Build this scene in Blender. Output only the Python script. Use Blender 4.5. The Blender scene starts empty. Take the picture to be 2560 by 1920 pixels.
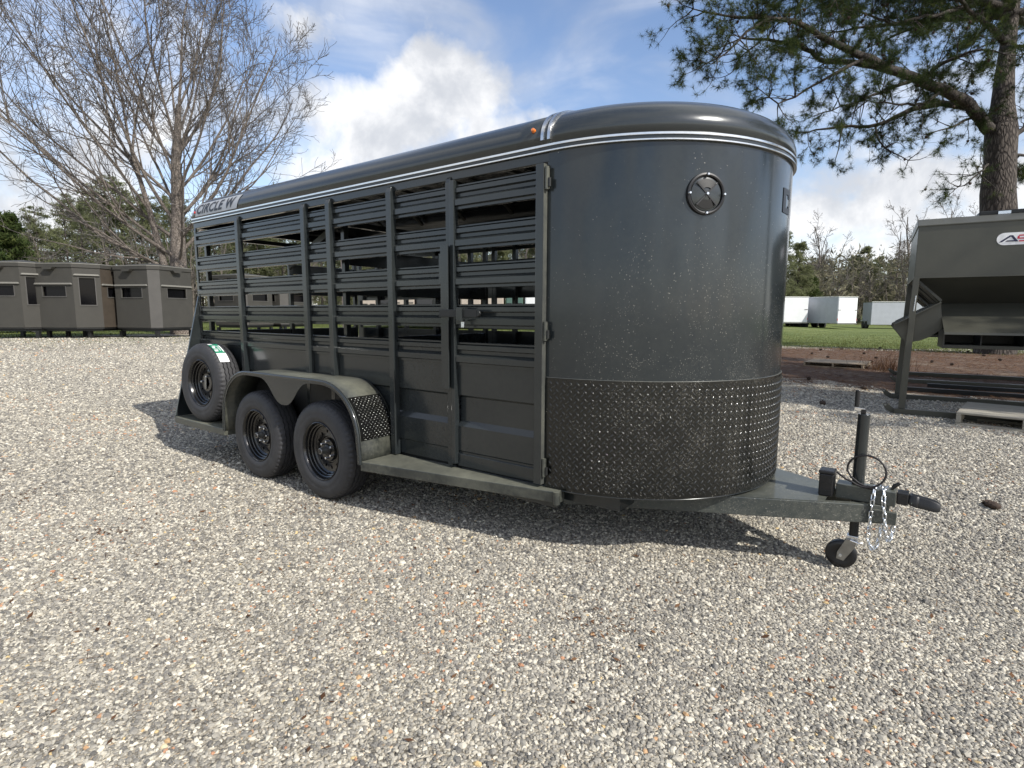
import bpy, bmesh, math, random
import numpy as np
from mathutils import Vector, Matrix
from math import sin, cos, pi, radians, sqrt, atan2, exp
random.seed(7)
SC = bpy.context.scene
COL = SC.collection

# ------------------------------------------------------------------ camera
CAM = np.array([5.6130, -2.5307, 1.3046])
YAW, PITCH, ROLL, FPX = radians(-36.762), radians(7.1039), radians(0.2072), 1403.37
Fv = np.array([sin(YAW)*cos(PITCH), cos(YAW)*cos(PITCH), -sin(PITCH)])
R0 = np.array([cos(YAW), -sin(YAW), 0.0]); U0 = np.cross(R0, Fv)
Rv = R0*cos(ROLL)+U0*sin(ROLL); Uv = U0*cos(ROLL)-R0*sin(ROLL)
cd = bpy.data.cameras.new('camera'); cam = bpy.data.objects.new('camera', cd); COL.objects.link(cam)
m = Matrix(((Rv[0], Uv[0], -Fv[0], CAM[0]), (Rv[1], Uv[1], -Fv[1], CAM[1]), (Rv[2], Uv[2], -Fv[2], CAM[2]), (0, 0, 0, 1)))
cam.matrix_world = m
cd.sensor_width = 36.0; cd.lens = 36.0*FPX/2560.0; cd.clip_start = 0.05; cd.clip_end = 3000
SC.camera = cam
# ------------------------------------------------------------------ light
SUN_AZ, SUN_EL = radians(-5.0), radians(40.0)      # azimuth from +x towards +y
sun_dir = np.array([cos(SUN_AZ)*cos(SUN_EL), sin(SUN_AZ)*cos(SUN_EL), sin(SUN_EL)])
sd = bpy.data.lights.new('sun', 'SUN'); sd.energy = 3.9; sd.angle = radians(0.55); sd.color = (1.0, 0.955, 0.88)
so = bpy.data.objects.new('sun', sd); COL.objects.link(so)
so.rotation_euler = Vector(sun_dir).to_track_quat('Z', 'Y').to_euler()
so.location = (20, 0, 30)
SC.view_settings.view_transform = 'Standard'; SC.view_settings.look = 'None'
SC.view_settings.gamma = 1.0; SC.view_settings.use_curve_mapping = False
SC.view_settings.exposure = 0.42

def ray(u, v):
    return Fv + (u-1280)/FPX*Rv - (v-960)/FPX*Uv
def at(u, v, d):
    return CAM + d*ray(u, v)
def on_y(u, v, y):
    d = ray(u, v); return CAM + (y-CAM[1])/d[1]*d
def on_z(u, v, z=0.0):
    d = ray(u, v); return CAM + (z-CAM[2])/d[2]*d

# ------------------------------------------------------------------ node helpers
class NT:
    def __init__(s, tree): s.t = tree; s.n = tree.nodes; s.l = tree.links
    def add(s, typ, **kw):
        nd = s.n.new(typ)
        for k, v in kw.items():
            if k == 'ins':
                for a, b in v.items():
                    if hasattr(b, 'is_output'): s.l.new(b, nd.inputs[a])
                    else: nd.inputs[a].default_value = b
            else: setattr(nd, k, v)
        return nd
    def link(s, a, b): s.l.new(a, b)
    def math(s, op, a, b=0.0, c=0.0, clamp=False):
        nd = s.add('ShaderNodeMath', operation=op, use_clamp=clamp)
        for i, x in enumerate((a, b, c)):
            if hasattr(x, 'is_output'): s.l.new(x, nd.inputs[i])
            else: nd.inputs[i].default_value = x
        return nd.outputs[0]
    def vmath(s, op, a, b=None):
        nd = s.add('ShaderNodeVectorMath', operation=op)
        for i, x in enumerate((a, b)):
            if x is None: continue
            if hasattr(x, 'is_output'): s.l.new(x, nd.inputs[i])
            else: nd.inputs[i].default_value = x
        return nd
    def mix(s, f, a, b, typ='MIX'):
        nd = s.add('ShaderNodeMix', data_type='RGBA', blend_type=typ)
        for i, x in ((0, f), (6, a), (7, b)):
            if hasattr(x, 'is_output'): s.l.new(x, nd.inputs[i])
            else: nd.inputs[i].default_value = x if i == 0 else (x if len(x) == 4 else (*x, 1))
        return nd.outputs[2]
    def ramp(s, f, stops, interp='LINEAR'):
        nd = s.add('ShaderNodeValToRGB'); cr = nd.color_ramp; cr.interpolation = interp
        while len(cr.elements) < len(stops): cr.elements.new(0.5)
        for e, (p, c) in zip(cr.elements, stops):
            e.position = p; e.color = c if len(c) == 4 else (*c, 1)
        s.l.new(f, nd.inputs[0]); return nd.outputs[0]
    def smooth(s, x, a, b):
        nd = s.add('ShaderNodeMapRange', interpolation_type='SMOOTHSTEP')
        s.l.new(x, nd.inputs[0]); nd.inputs[1].default_value = a; nd.inputs[2].default_value = b
        return nd.outputs[0]
    def noise(s, vec, scale, detail=3, rough=0.55, dist=0.0):
        nd = s.add('ShaderNodeTexNoise', ins={'Scale': scale, 'Detail': detail, 'Roughness': rough, 'Distortion': dist})
        if vec is not None: s.l.new(vec, nd.inputs['Vector'])
        return nd
    def voro(s, vec, scale, feature='F1', rand=1.0):
        nd = s.add('ShaderNodeTexVoronoi', feature=feature, ins={'Scale': scale, 'Randomness': rand})
        s.l.new(vec, nd.inputs['Vector']); return nd

# ------------------------------------------------------------------ world
w = bpy.data.worlds.new('World'); SC.world = w; w.use_nodes = True
W = NT(w.node_tree); W.n.clear()
sky = W.add('ShaderNodeTexSky', sky_type='NISHITA', sun_disc=False, sun_elevation=SUN_EL, air_density=1.0, dust_density=0.8, ozone_density=1.6)
sky.sun_rotation = pi/2 - SUN_AZ
tc = W.add('ShaderNodeTexCoord'); D = tc.outputs['Generated']
dn = W.vmath('NORMALIZE', D).outputs[0]
sep = W.add('ShaderNodeSeparateXYZ', ins={0: dn})
dz = sep.outputs[2]
# project the direction on a cloud layer so clouds shrink towards the horizon
den = W.math('ADD', W.math('MAXIMUM', dz, 0.0), 0.16)
cv = W.add('ShaderNodeCombineXYZ', ins={0: W.math('DIVIDE', sep.outputs[0], den), 1: W.math('DIVIDE', sep.outputs[1], den), 2: 0.0}).outputs[0]
n1 = W.noise(dn, 5.5, 9, 0.56, 0.25)
n2 = W.noise(W.vmath('ADD', cv, (3.1, 1.7, 0.0)).outputs[0], 1.05, 6, 0.6, 0.6)
n3 = W.noise(dn, 22.0, 4, 0.6, 0.3)
def blob(dirv, rx, rz, soft=1.0):
    """soft ellipse in direction space: distance measured sideways / rx and upward / rz"""
    dx = np.array(dirv)/np.linalg.norm(dirv)
    side = np.cross(dx, (0, 0, 1)); side /= np.linalg.norm(side); up = np.cross(side, dx)
    a = W.vmath('DOT_PRODUCT', dn, tuple(side/rx)).outputs['Value']
    b0 = W.vmath('DOT_PRODUCT', dn, tuple(up/rz)).outputs['Value']
    f = W.vmath('DOT_PRODUCT', dn, tuple(dx)).outputs['Value']
    q = W.math('ADD', W.math('MULTIPLY', a, a), W.math('MULTIPLY', b0, b0))
    e = W.math('SUBTRACT', 1.0, q)
    front = W.math('GREATER_THAN', f, 0.0)
    return W.math('MULTIPLY', W.math('MAXIMUM', e, 0.0), front)
def bdir(u, v): return tuple(ray(u, v))
cum = blob(bdir(1125, 225), 0.15, 0.080)
for (u, v, rx, rz, wt) in ((930, 285, .22, .062, .9), (1040, 335, .28, .085, .9), (480, 330, .30, .16, .75), (1385, 150, .035, .05, .5), (300, 100, .2, .10, .6),
                       (2330, 460, .24, .09, 1.15), (2130, 540, .30, .075, 1.1), (2080, 620, .3, .06, .9), (120, 480, .26, .2, .85), (1350, 290, .07, .07, .5), (780, 430, .30, .07, .8), (760, 60, .12, .05, .55)):
    cum = W.math('MAXIMUM', cum, W.math('MULTIPLY', blob(bdir(u, v), rx, rz), wt))
nn = W.math('ADD', W.math('MULTIPLY', W.math('SUBTRACT', n1.outputs[0], 0.5), 2.6), W.math('MULTIPLY', W.math('SUBTRACT', n3.outputs[0], 0.5), 0.7))
body = W.smooth(W.math('ADD', cum, W.math('MULTIPLY', nn, 0.95)), 0.14, 0.95)
cum_any = W.smooth(n2.outputs[0], 0.40, 0.62)            # the rest of the sky: broken cloud of the same kind
outview = W.smooth(W.vmath('DOT_PRODUCT', dn, tuple(np.array(ray(1280, 500))/np.linalg.norm(ray(1280, 500)))).outputs['Value'], 0.78, 0.55)
any_m = W.math('MULTIPLY', W.math('MULTIPLY', cum_any, outview), 0.9)
# thin high streaks
st = W.add('ShaderNodeMapping', ins={'Vector': dn, 'Rotation': (0.0, 0.35, 0.9), 'Scale': (1.0, 2.2, 4.5)})
n4 = W.noise(st.outputs[0], 1.9, 5, 0.5, 0.9)
cir = W.math('MULTIPLY', W.smooth(n4.outputs[0], 0.40, 0.78), 0.62)
low = W.math('MULTIPLY', W.smooth(dz, 0.30, 0.0), 0.55)
mask = W.math('MAXIMUM', W.math('MAXIMUM', body, any_m), W.math('MAXIMUM', cir, low))
mask = W.math('MINIMUM', mask, 0.97)
shade = W.noise(W.vmath('ADD', dn, (0.0, 0.0, 0.06)).outputs[0], 6.5, 6, 0.6, 0.2)
ccol = W.mix(W.smooth(shade.outputs[0], 0.36, 0.62), (5.2, 5.4, 5.8), (8.3, 8.3, 8.35))
thin = W.smooth(mask, 0.0, 0.7)
skyc = W.mix(1.0, sky.outputs[0], (1.50, 1.46, 1.50), 'MULTIPLY')
colr = W.mix(mask, skyc, ccol)
bg = W.add('ShaderNodeBackground', ins={'Color': colr, 'Strength': 0.1})
wo = W.add('ShaderNodeOutputWorld'); W.link(bg.outputs[0], wo.inputs[0])

# ------------------------------------------------------------------ materials
MATS = {}
def mat(name, build):
    mm = bpy.data.materials.new(name); mm.use_nodes = True
    T = NT(mm.node_tree); T.n.clear()
    out = T.add('ShaderNodeOutputMaterial'); b = T.add('ShaderNodeBsdfPrincipled')
    T.link(b.outputs[0], out.inputs[0]); build(T, b, out); MATS[name] = mm; return mm
def setc(b, c): b.inputs['Base Color'].default_value = (*c, 1)
def simple(name, c, rough=0.5, metal=0.0, coat=0.0, var=0.12, scale=14.0, bump=0.0, bscale=60.0):
    def f(T, b, out):
        g = T.add('ShaderNodeTexCoord').outputs['Object']
        n = T.noise(g, scale, 5, 0.6)
        lo = tuple(x*(1-var) for x in c); hi = tuple(min(1, x*(1+var)) for x in c)
        T.link(T.ramp(n.outputs[0], [(0.3, lo), (0.7, hi)]), b.inputs['Base Color'])
        b.inputs['Metallic'].default_value = metal
        r = T.math('ADD', T.math('MULTIPLY', n.outputs[0], 0.16), rough-0.08); T.link(r, b.inputs['Roughness'])
        b.inputs['Coat Weight'].default_value = coat; b.inputs['Coat Roughness'].default_value = 0.08
        if bump:
            n2 = T.noise(g, bscale, 4, 0.6)
            bp = T.add('ShaderNodeBump', ins={'Strength': bump, 'Distance': 0.004, 'Height': n2.outputs[0]})
            T.link(bp.outputs[0], b.inputs['Normal'])
    return mat(name, f)

def paint(name, dust=0.25, specks=0.0, c=(0.034, 0.038, 0.038), rough=0.22, wave=0.16):
    def f(T, b, out):
        g = T.add('ShaderNodeTexCoord').outputs['Object']
        big = T.noise(g, 1.7, 4, 0.6); fine = T.noise(g, 35, 4, 0.65); flake = T.voro(g, 900)
        geo = T.add('ShaderNodeNewGeometry'); nz = T.add('ShaderNodeSeparateXYZ', ins={0: geo.outputs['Normal']}).outputs[2]
        up = T.smooth(nz, 0.55, 0.98)
        dm = T.math('MULTIPLY', T.smooth(T.math('ADD', big.outputs[0], T.math('MULTIPLY', fine.outputs[0], 0.5)), 0.5, 1.0), dust)
        dm = T.math('ADD', dm, T.math('MULTIPLY', up, 0.75*dust))   # dust settles on what faces up
        col = T.mix(T.math('MULTIPLY', flake.outputs['Color'], 0.25), c, tuple(x*1.6 for x in c))
        col = T.mix(dm, col, (0.20, 0.20, 0.15))
        r = T.math('ADD', rough, T.math('MULTIPLY', dm, 0.9))
        if specks:
            sp = T.add('ShaderNodeSeparateXYZ', ins={0: g})
            # splashed mud droplets: short slanted dashes, thicker low down and towards the nose
            wob = T.noise(g, 2.2, 2); wv = T.vmath('SCALE', wob.outputs['Color']); wv.inputs['Scale'].default_value = 0.30
            gw = T.vmath('ADD', g, wv.outputs[0]).outputs[0]
            mp = T.add('ShaderNodeMapping', ins={'Vector': gw, 'Rotation': (0.0, -0.75, 0.0), 'Scale': (0.38, 1.0, 1.0)})
            mp2 = T.add('ShaderNodeMapping', ins={'Vector': gw, 'Rotation': (0.0, -0.3, 0.0), 'Scale': (1.0, 1.0, 0.42)})
            v = T.voro(mp.outputs[0], 110); v2 = T.voro(mp2.outputs[0], 190)
            c1 = T.add('ShaderNodeSeparateXYZ', ins={0: v.outputs['Color']}); c2 = T.add('ShaderNodeSeparateXYZ', ins={0: v2.outputs['Color']})
            h = T.smooth(sp.outputs[2], 1.95, 0.8); fx = T.smooth(sp.outputs[0], 3.95, 4.65)
            den = T.math('MULTIPLY', T.math('ADD', T.math('MULTIPLY', h, 0.85), 0.05), T.math('ADD', T.math('MULTIPLY', fx, 0.9), 0.18))
            den = T.math('MULTIPLY', den, T.math('ADD', T.math('MULTIPLY', T.smooth(T.noise(g, 4.5, 4, 0.7).outputs[0], 0.42, 0.68), 1.3), 0.12))
            k1 = T.math('LESS_THAN', c1.outputs[0], T.math('MULTIPLY', den, 0.40*specks))
            k2 = T.math('LESS_THAN', c2.outputs[0], T.math('MULTIPLY', den, 0.60*specks))
            s1 = T.math('MULTIPLY', T.math('MULTIPLY', T.smooth(v.outputs['Distance'], 0.30, 0.10), k1), T.math('ADD', T.math('MULTIPLY', c1.outputs[1], 0.8), 0.2))
            s2 = T.math('MULTIPLY', T.math('MULTIPLY', T.smooth(v2.outputs['Distance'], 0.36, 0.12), k2), T.math('ADD', T.math('MULTIPLY', c2.outputs[1], 0.75), 0.1))
            s = T.math('MULTIPLY', T.math('MAXIMUM', s1, s2), 0.7)
            film = T.math('MULTIPLY', T.math('MULTIPLY', den, T.smooth(fine.outputs[0], 0.3, 0.8)), 0.03*specks)
            s = T.math('MAXIMUM', s, film)
            col = T.mix(s, col, (0.36, 0.345, 0.30)); r = T.math('ADD', r, T.math('MULTIPLY', s, 0.5))
        T.link(col, b.inputs['Base Color']); T.link(r, b.inputs['Roughness'])
        b.inputs['Metallic'].default_value = 0.25
        b.inputs['Coat Weight'].default_value = 0.35; b.inputs['Coat Roughness'].default_value = 0.10
        w1 = T.noise(g, 2.6, 2, 0.5)
        bp = T.add('ShaderNodeBump', ins={'Strength': wave, 'Distance': 0.012, 'Height': w1.outputs[0]})
        bp2 = T.add('ShaderNodeBump', ins={'Strength': 0.03, 'Distance': 0.0006, 'Height': fine.outputs[0], 'Normal': bp.outputs[0]})
        T.link(bp2.outputs[0], b.inputs['Normal'])
    return mat(name, f)

paint('charcoal_paint', 0.05, c=(0.022, 0.0270, 0.0295), rough=0.19, wave=0.04)
paint('nose_paint', 0.05, 1.25, c=(0.0180, 0.0240, 0.0285), rough=0.15)
paint('plate_paint', 0.025, 1.6, c=(0.0065, 0.007, 0.0065), rough=0.20)
paint('roof_lit_paint', 0.05, 0.1, c=(0.030, 0.036, 0.040), rough=0.18)  # same paint as the sides, made paler: sun and sky reflection in the colour
paint('dusty_paint', 0.50, 0.4, c=(0.026, 0.030, 0.029), rough=0.36)
paint('edge_paint', 0.35, 2.0, c=(0.06, 0.064, 0.062), rough=0.35)
paint('tongue_paint', 0.25, 2.2, c=(0.030, 0.038, 0.040), rough=0.32)
simple('aluminium', (0.80, 0.80, 0.78), 0.22, 1.0, var=0.06, scale=40)
simple('chrome', (0.82, 0.83, 0.85), 0.16, 1.0, var=0.03)
simple('zinc', (0.72, 0.75, 0.78), 0.28, 1.0, var=0.15, scale=60)
simple('black_plastic', (0.009, 0.009, 0.010), 0.42, coat=0.1)
simple('rubber_cable', (0.014, 0.012, 0.013), 0.45)
simple('rim_black', (0.008, 0.008, 0.008), 0.24, 0.0, coat=0.5)
simple('hub_steel', (0.30, 0.30, 0.29), 0.35, 0.9, var=0.2)
simple('dark_steel', (0.02, 0.021, 0.021), 0.45, 0.3)
simple('gap_shade', (0.01, 0.01, 0.01), 0.6)  # near black standing in for shade inside holes and openings
def tyre_mat(T, b, out):
    g = T.add('ShaderNodeTexCoord').outputs['Object']
    n = T.noise(g, 9, 6, 0.65); f = T.noise(g, 120, 3, 0.6)
    T.link(T.ramp(T.math('ADD', T.math('MULTIPLY', n.outputs[0], 0.7), T.math('MULTIPLY', f.outputs[0], 0.3)),
                  [(0.35, (0.022, 0.022, 0.024)), (0.62, (0.042, 0.042, 0.045)), (0.8, (0.085, 0.08, 0.075))]), b.inputs['Base Color'])
    b.inputs['Roughness'].default_value = 0.62
    T.link(T.add('ShaderNodeBump', ins={'Strength': 0.3, 'Distance': 0.002, 'Height': f.outputs[0]}).outputs[0], b.inputs['Normal'])
mat('tyre_rubber', tyre_mat)
def chipped(T, b, out):
    g = T.add('ShaderNodeTexCoord').outputs['Object']; n = T.noise(g, 160, 2, 0.5)
    T.link(T.mix(T.smooth(n.outputs[0], 0.5, 0.58), (0.02, 0.02, 0.02), (0.55, 0.55, 0.52)), b.inputs['Base Color'])
    b.inputs['Roughness'].default_value = 0.3; b.inputs['Metallic'].default_value = 0.5
mat('chipped_lug', chipped)
simple('lug_paint', (0.022, 0.023, 0.022), 0.23, 0.3, coat=0.5)
simple('decal_white', (0.42, 0.43, 0.44), 0.45, 0.2, var=0.08)
simple('decal_black', (0.012, 0.012, 0.014), 0.4)
simple('label_green', (0.01, 0.22, 0.12), 0.45); simple('label_white', (0.8, 0.8, 0.8), 0.5)
simple('amber_lens', (0.7, 0.18, 0.02), 0.15, coat=1); simple('red_lens', (0.45, 0.01, 0.01), 0.15, coat=1)
simple('olive_steel', (0.066, 0.065, 0.050), 0.42, 0.1, var=0.1, scale=5, coat=0.15)
simple('olive_dark', (0.036, 0.036, 0.028), 0.5, var=0.12, scale=5)
simple('blind_panel', (0.042, 0.040, 0.034), 0.75, var=0.12, scale=3, bump=0.5, bscale=90)
simple('blind_brown', (0.050, 0.039, 0.028), 0.75, var=0.15, scale=3, bump=0.5, bscale=90)
simple('blind_light', (0.072, 0.069, 0.064), 0.75, var=0.12, scale=3, bump=0.5, bscale=90)
simple('awning_edge', (0.19, 0.185, 0.165), 0.7, var=0.08)
def dark_glass(T, b, out):
    setc(b, (0.004, 0.004, 0.005)); b.inputs['Roughness'].default_value = 0.08; b.inputs['Specular IOR Level'].default_value = 0.2
mat('dark_glass', dark_glass)
simple('trailer_white', (0.74, 0.75, 0.77), 0.35, var=0.05, scale=2)
simple('trailer_silver', (0.42, 0.44, 0.48), 0.4, var=0.07, scale=2)
simple('trailer_tan', (0.42, 0.36, 0.31), 0.5, var=0.07, scale=2)
simple('trailer_green', (0.07, 0.13, 0.11), 0.45, var=0.07, scale=2)
simple('trailer_dark', (0.035, 0.035, 0.038), 0.4, var=0.07, scale=2)
simple('suv_paint', (0.30, 0.38, 0.44), 0.25, 0.3, coat=0.8)
simple('logo_navy', (0.012, 0.014, 0.05), 0.4); simple('logo_red', (0.5, 0.02, 0.05), 0.4)
def wood(name, a, c2):
    def f(T, b, out):
        g = T.add('ShaderNodeTexCoord').outputs['Object']
        mp = T.add('ShaderNodeMapping', ins={'Vector': g, 'Scale': (1.5, 30, 30)})
        n = T.noise(mp.outputs[0], 2.0, 5, 0.65)
        T.link(T.ramp(n.outputs[0], [(0.3, a), (0.7, c2)]), b.inputs['Base Color']); b.inputs['Roughness'].default_value = 0.85
        T.link(T.add('ShaderNodeBump', ins={'Strength': 0.5, 'Distance': 0.004, 'Height': n.outputs[0]}).outputs[0], b.inputs['Normal'])
    mat(name, f)
wood('pallet_wood', (0.22, 0.20, 0.16), (0.42, 0.39, 0.32)); wood('old_board', (0.20, 0.15, 0.10), (0.36, 0.29, 0.2))
wood('post_wood', (0.20, 0.16, 0.14), (0.30, 0.25, 0.22))
def bark(name, a, c2, sx=9, sz=2.2, dist=0.03):
    def f(T, b, out):
        g = T.add('ShaderNodeTexCoord').outputs['Object']
        mp = T.add('ShaderNodeMapping', ins={'Vector': g, 'Scale': (sx, sx, sz)})
        v = T.voro(mp.outputs[0], 1.0, 'DISTANCE_TO_EDGE'); n = T.noise(g, 18, 6, 0.7)
        h = T.math('ADD', T.math('MULTIPLY', T.smooth(v.outputs['Distance'], 0.0, 0.25), 0.7), T.math('MULTIPLY', n.outputs[0], 0.5))
        T.link(T.ramp(h, [(0.25, tuple(x*0.5 for x in a)), (0.6, a), (1.0, c2)]), b.inputs['Base Color'])
        b.inputs['Roughness'].default_value = 0.9
        T.link(T.add('ShaderNodeBump', ins={'Strength': 0.9, 'Distance': dist, 'Height': h}).outputs[0], b.inputs['Normal'])
    mat(name, f)
bark('pine_bark', (0.052, 0.041, 0.034), (0.105, 0.088, 0.075), 13, 3.2); bark('bare_bark', (0.15, 0.125, 0.105), (0.23, 0.20, 0.175), 24, 9, 0.008)
bark('twig_bark', (0.125, 0.11, 0.10), (0.20, 0.18, 0.165), 6, 3, 0.004)
bark('branch_bark', (0.036, 0.029, 0.024), (0.070, 0.057, 0.048), 14, 6, 0.01)
def leaf(name, cols, trans=0.25):
    def f(T, b, out):
        oi = T.add('ShaderNodeObjectInfo').outputs['Random']
        g = T.add('ShaderNodeTexCoord').outputs['Object']; n = T.noise(g, 2.2, 4, 0.7); a = T.add('ShaderNodeAttribute', attribute_name='tint')
        x = T.math('ADD', T.math('MULTIPLY', n.outputs[0], 0.45), T.math('MULTIPLY', a.outputs['Fac'], 0.45))
        x = T.math('ADD', x, T.math('MULTIPLY', oi, 0.12))
        c = T.ramp(x, [(0.2, cols[0]), (0.5, cols[1]), (0.85, cols[2])])
        d = T.add('ShaderNodeBsdfDiffuse', ins={'Color': c}); t = T.add('ShaderNodeBsdfTranslucent', ins={'Color': c})
        ms = T.add('ShaderNodeMixShader', ins={0: trans, 1: d.outputs[0], 2: t.outputs[0]})
        T.n.remove(b); T.link(ms.outputs[0], out.inputs[0])
    mat(name, f)
leaf('pine_needles', [(0.022, 0.034, 0.018), (0.055, 0.078, 0.032), (0.15, 0.165, 0.05)], 0.3)
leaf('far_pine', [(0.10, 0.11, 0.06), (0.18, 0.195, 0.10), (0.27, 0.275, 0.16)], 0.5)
leaf('cedar', [(0.035, 0.055, 0.022), (0.075, 0.10, 0.035), (0.16, 0.17, 0.06)], 0.4)
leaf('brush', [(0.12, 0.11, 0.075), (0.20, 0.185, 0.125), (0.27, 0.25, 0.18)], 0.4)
leaf('bud_twigs', [(0.12, 0.10, 0.085), (0.17, 0.14, 0.115), (0.23, 0.17, 0.13)])
leaf('grass_blade', [(0.055, 0.072, 0.022), (0.11, 0.135, 0.04), (0.20, 0.19, 0.085)])
leaf('dry_litter', [(0.05, 0.028, 0.018), (0.12, 0.065, 0.038), (0.24, 0.14, 0.075)], 0.05)
simple('cone_brown', (0.045, 0.028, 0.018), 0.8, var=0.3, scale=50)

# ------------------------------------------------------------------ mesh builder
class MB:
    def __init__(s): s.v = []; s.f = []
    def box(s, x0, x1, y0, y1, z0, z1):
        n = len(s.v)
        s.v += [(x, y, z) for x in (x0, x1) for y in (y0, y1) for z in (z0, z1)]
        s.f += [tuple(n+i for i in q) for q in ((0, 1, 3, 2), (4, 6, 7, 5), (0, 4, 5, 1), (2, 3, 7, 6), (0, 2, 6, 4), (1, 5, 7, 3))]
        return s
    def obox(s, c, ax, ay, az):
        """oriented box: centre and three half-axis vectors"""
        n = len(s.v); c, ax, ay, az = map(np.array, (c, ax, ay, az))
        s.v += [tuple(c+i*ax+j*ay+k*az) for i in (-1, 1) for j in (-1, 1) for k in (-1, 1)]
        s.f += [tuple(n+i for i in q) for q in ((0, 1, 3, 2), (4, 6, 7, 5), (0, 4, 5, 1), (2, 3, 7, 6), (0, 2, 6, 4), (1, 5, 7, 3))]
        return s
    def beam(s, a, b, w, h, up=(0, 0, 1)):
        a = np.array(a, float); b = np.array(b, float); d = b-a; L = np.linalg.norm(d); d /= L
        u = np.array(up, float); side = np.cross(d, u); side /= np.linalg.norm(side); u = np.cross(side, d)
        return s.obox((a+b)/2, d*L/2, side*w/2, u*h/2)
    def tube(s, path, r, n=8, cap=True, closed=False):
        P = [np.array(p, float) for p in path]; m = len(P); R = [r]*m if np.isscalar(r) else list(r)
        base = len(s.v); prev = None
        for i in range(m):
            if closed: t = P[(i+1) % m]-P[i-1]
            else: t = P[min(i+1, m-1)]-P[max(i-1, 0)]
            t = t/(np.linalg.norm(t)+1e-12)
            if prev is None:
                a = np.array((0, 0, 1.)) if abs(t[2]) < 0.9 else np.array((1., 0, 0))
                u = np.cross(t, a)
            else: u = prev-t*np.dot(prev, t)
            u /= np.linalg.norm(u); prev = u; v = np.cross(t, u)
            for k in range(n):
                an = 2*pi*k/n; s.v.append(tuple(P[i]+R[i]*(cos(an)*u+sin(an)*v)))
        for i in range(m if closed else m-1):
            j = (i+1) % m
            for k in range(n):
                l = (k+1) % n; s.f.append((base+i*n+k, base+i*n+l, base+j*n+l, base+j*n+k))
        if cap and not closed:
            s.f.append(tuple(base+k for k in range(n))[::-1]); s.f.append(tuple(base+(m-1)*n+k for k in range(n)))
        return s
    def cyl(s, a, b, r, n=16, r2=None): return s.tube([a, b], [r, r if r2 is None else r2], n)
    def sweep(s, path_pts, closed_prof=True, caps=True):
        """list of sections, each a list of 3D points"""
        base = len(s.v); n = len(path_pts[0])
        for sec in path_pts: s.v += [tuple(p) for p in sec]
        for i in range(len(path_pts)-1):
            for k in range(n if closed_prof else n-1):
                l = (k+1) % n; s.f.append((base+i*n+k, base+i*n+l, base+(i+1)*n+l, base+(i+1)*n+k))
        if caps and closed_prof:
            s.f.append(tuple(base+k for k in range(n))[::-1]); q = base+(len(path_pts)-1)*n; s.f.append(tuple(q+k for k in range(n)))
        return s
    def grid(s, pts):
        """pts: rows of points"""
        base = len(s.v); n = len(pts[0])
        for r in pts: s.v += [tuple(p) for p in r]
        for i in range(len(pts)-1):
            for k in range(n-1): s.f.append((base+i*n+k, base+i*n+k+1, base+(i+1)*n+k+1, base+(i+1)*n+k))
        return s
    def prism(s, poly, fn, t0, t1):
        """poly of 2D points mapped by fn(a,b,t) at thickness t0,t1"""
        base = len(s.v); n = len(poly)
        s.v += [tuple(fn(a, b, t0)) for a, b in poly]+[tuple(fn(a, b, t1)) for a, b in poly]
        s.f.append(tuple(range(base, base+n))[::-1]); s.f.append(tuple(range(base+n, base+2*n)))
        for k in range(n):
            l = (k+1) % n; s.f.append((base+k, base+l, base+n+l, base+n+k))
        return s
    def build(s, name, material, parent=None, smooth=None, bevel=0.0, loc=None, solid=0.0, kind=None, label=None, recalc=True):
        me = bpy.data.meshes.new(name); me.from_pydata(s.v, [], s.f)
        if recalc:
            bm = bmesh.new(); bm.from_mesh(me); bmesh.ops.recalc_face_normals(bm, faces=bm.faces); bm.to_mesh(me); bm.free()
        for q in (material if isinstance(material, (list, tuple)) else [material]): me.materials.append(MATS[q])
        if smooth is not None:
            me.polygons.foreach_set('use_smooth', [True]*len(me.polygons)); me.set_sharp_from_angle(angle=radians(smooth))
        me.update()
        o = bpy.data.objects.new(name, me); COL.objects.link(o)
        if parent is not None: o.parent = parent
        if loc is not None: o.location = loc
        if bevel:
            md = o.modifiers.new('bevel', 'BEVEL'); md.width = bevel; md.segments = 2; md.limit_method = 'ANGLE'; md.angle_limit = radians(35)
        if solid:
            md = o.modifiers.new('solid', 'SOLIDIFY'); md.thickness = solid; md.offset = 0
        if kind: o['kind'] = kind
        if label: o['label'] = label
        return o
def bulk(name, V, Fc, material, parent=None, kind=None, tint=None, smooth=False, uvcol=None):
    """fast mesh from numpy arrays: V (n,3), Fc (m,k)"""
    V = np.asarray(V, np.float32); Fc = np.asarray(Fc, np.int32); k = Fc.shape[1]
    me = bpy.data.meshes.new(name); me.vertices.add(len(V)); me.vertices.foreach_set('co', V.ravel())
    me.loops.add(Fc.size); me.loops.foreach_set('vertex_index', Fc.ravel())
    me.polygons.add(len(Fc)); me.polygons.foreach_set('loop_start', np.arange(0, Fc.size, k, dtype=np.int32))
    me.update(calc_edges=True)
    if smooth: me.polygons.foreach_set('use_smooth', [True]*len(me.polygons))
    if tint is not None:
        at_ = me.attributes.new('tint', 'FLOAT', 'POINT'); at_.data.foreach_set('value', np.asarray(tint, np.float32))
    me.materials.append(MATS[material])
    o = bpy.data.objects.new(name, me); COL.objects.link(o)
    if parent is not None: o.parent = parent
    if kind: o['kind'] = kind
    return o
def thing(name, label, cat, loc=(0, 0, 0), rz=0.0, group=None):
    o = bpy.data.objects.new(name, None); COL.objects.link(o); o.empty_display_size = 0.2
    o.location = loc; o.rotation_euler = (0, 0, rz); o['label'] = label; o['category'] = cat
    if group: o['group'] = group
    return o
def tag(o, label, cat, group=None):
    o['label'] = label; o['category'] = cat
    if group: o['group'] = group
    return o
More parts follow.
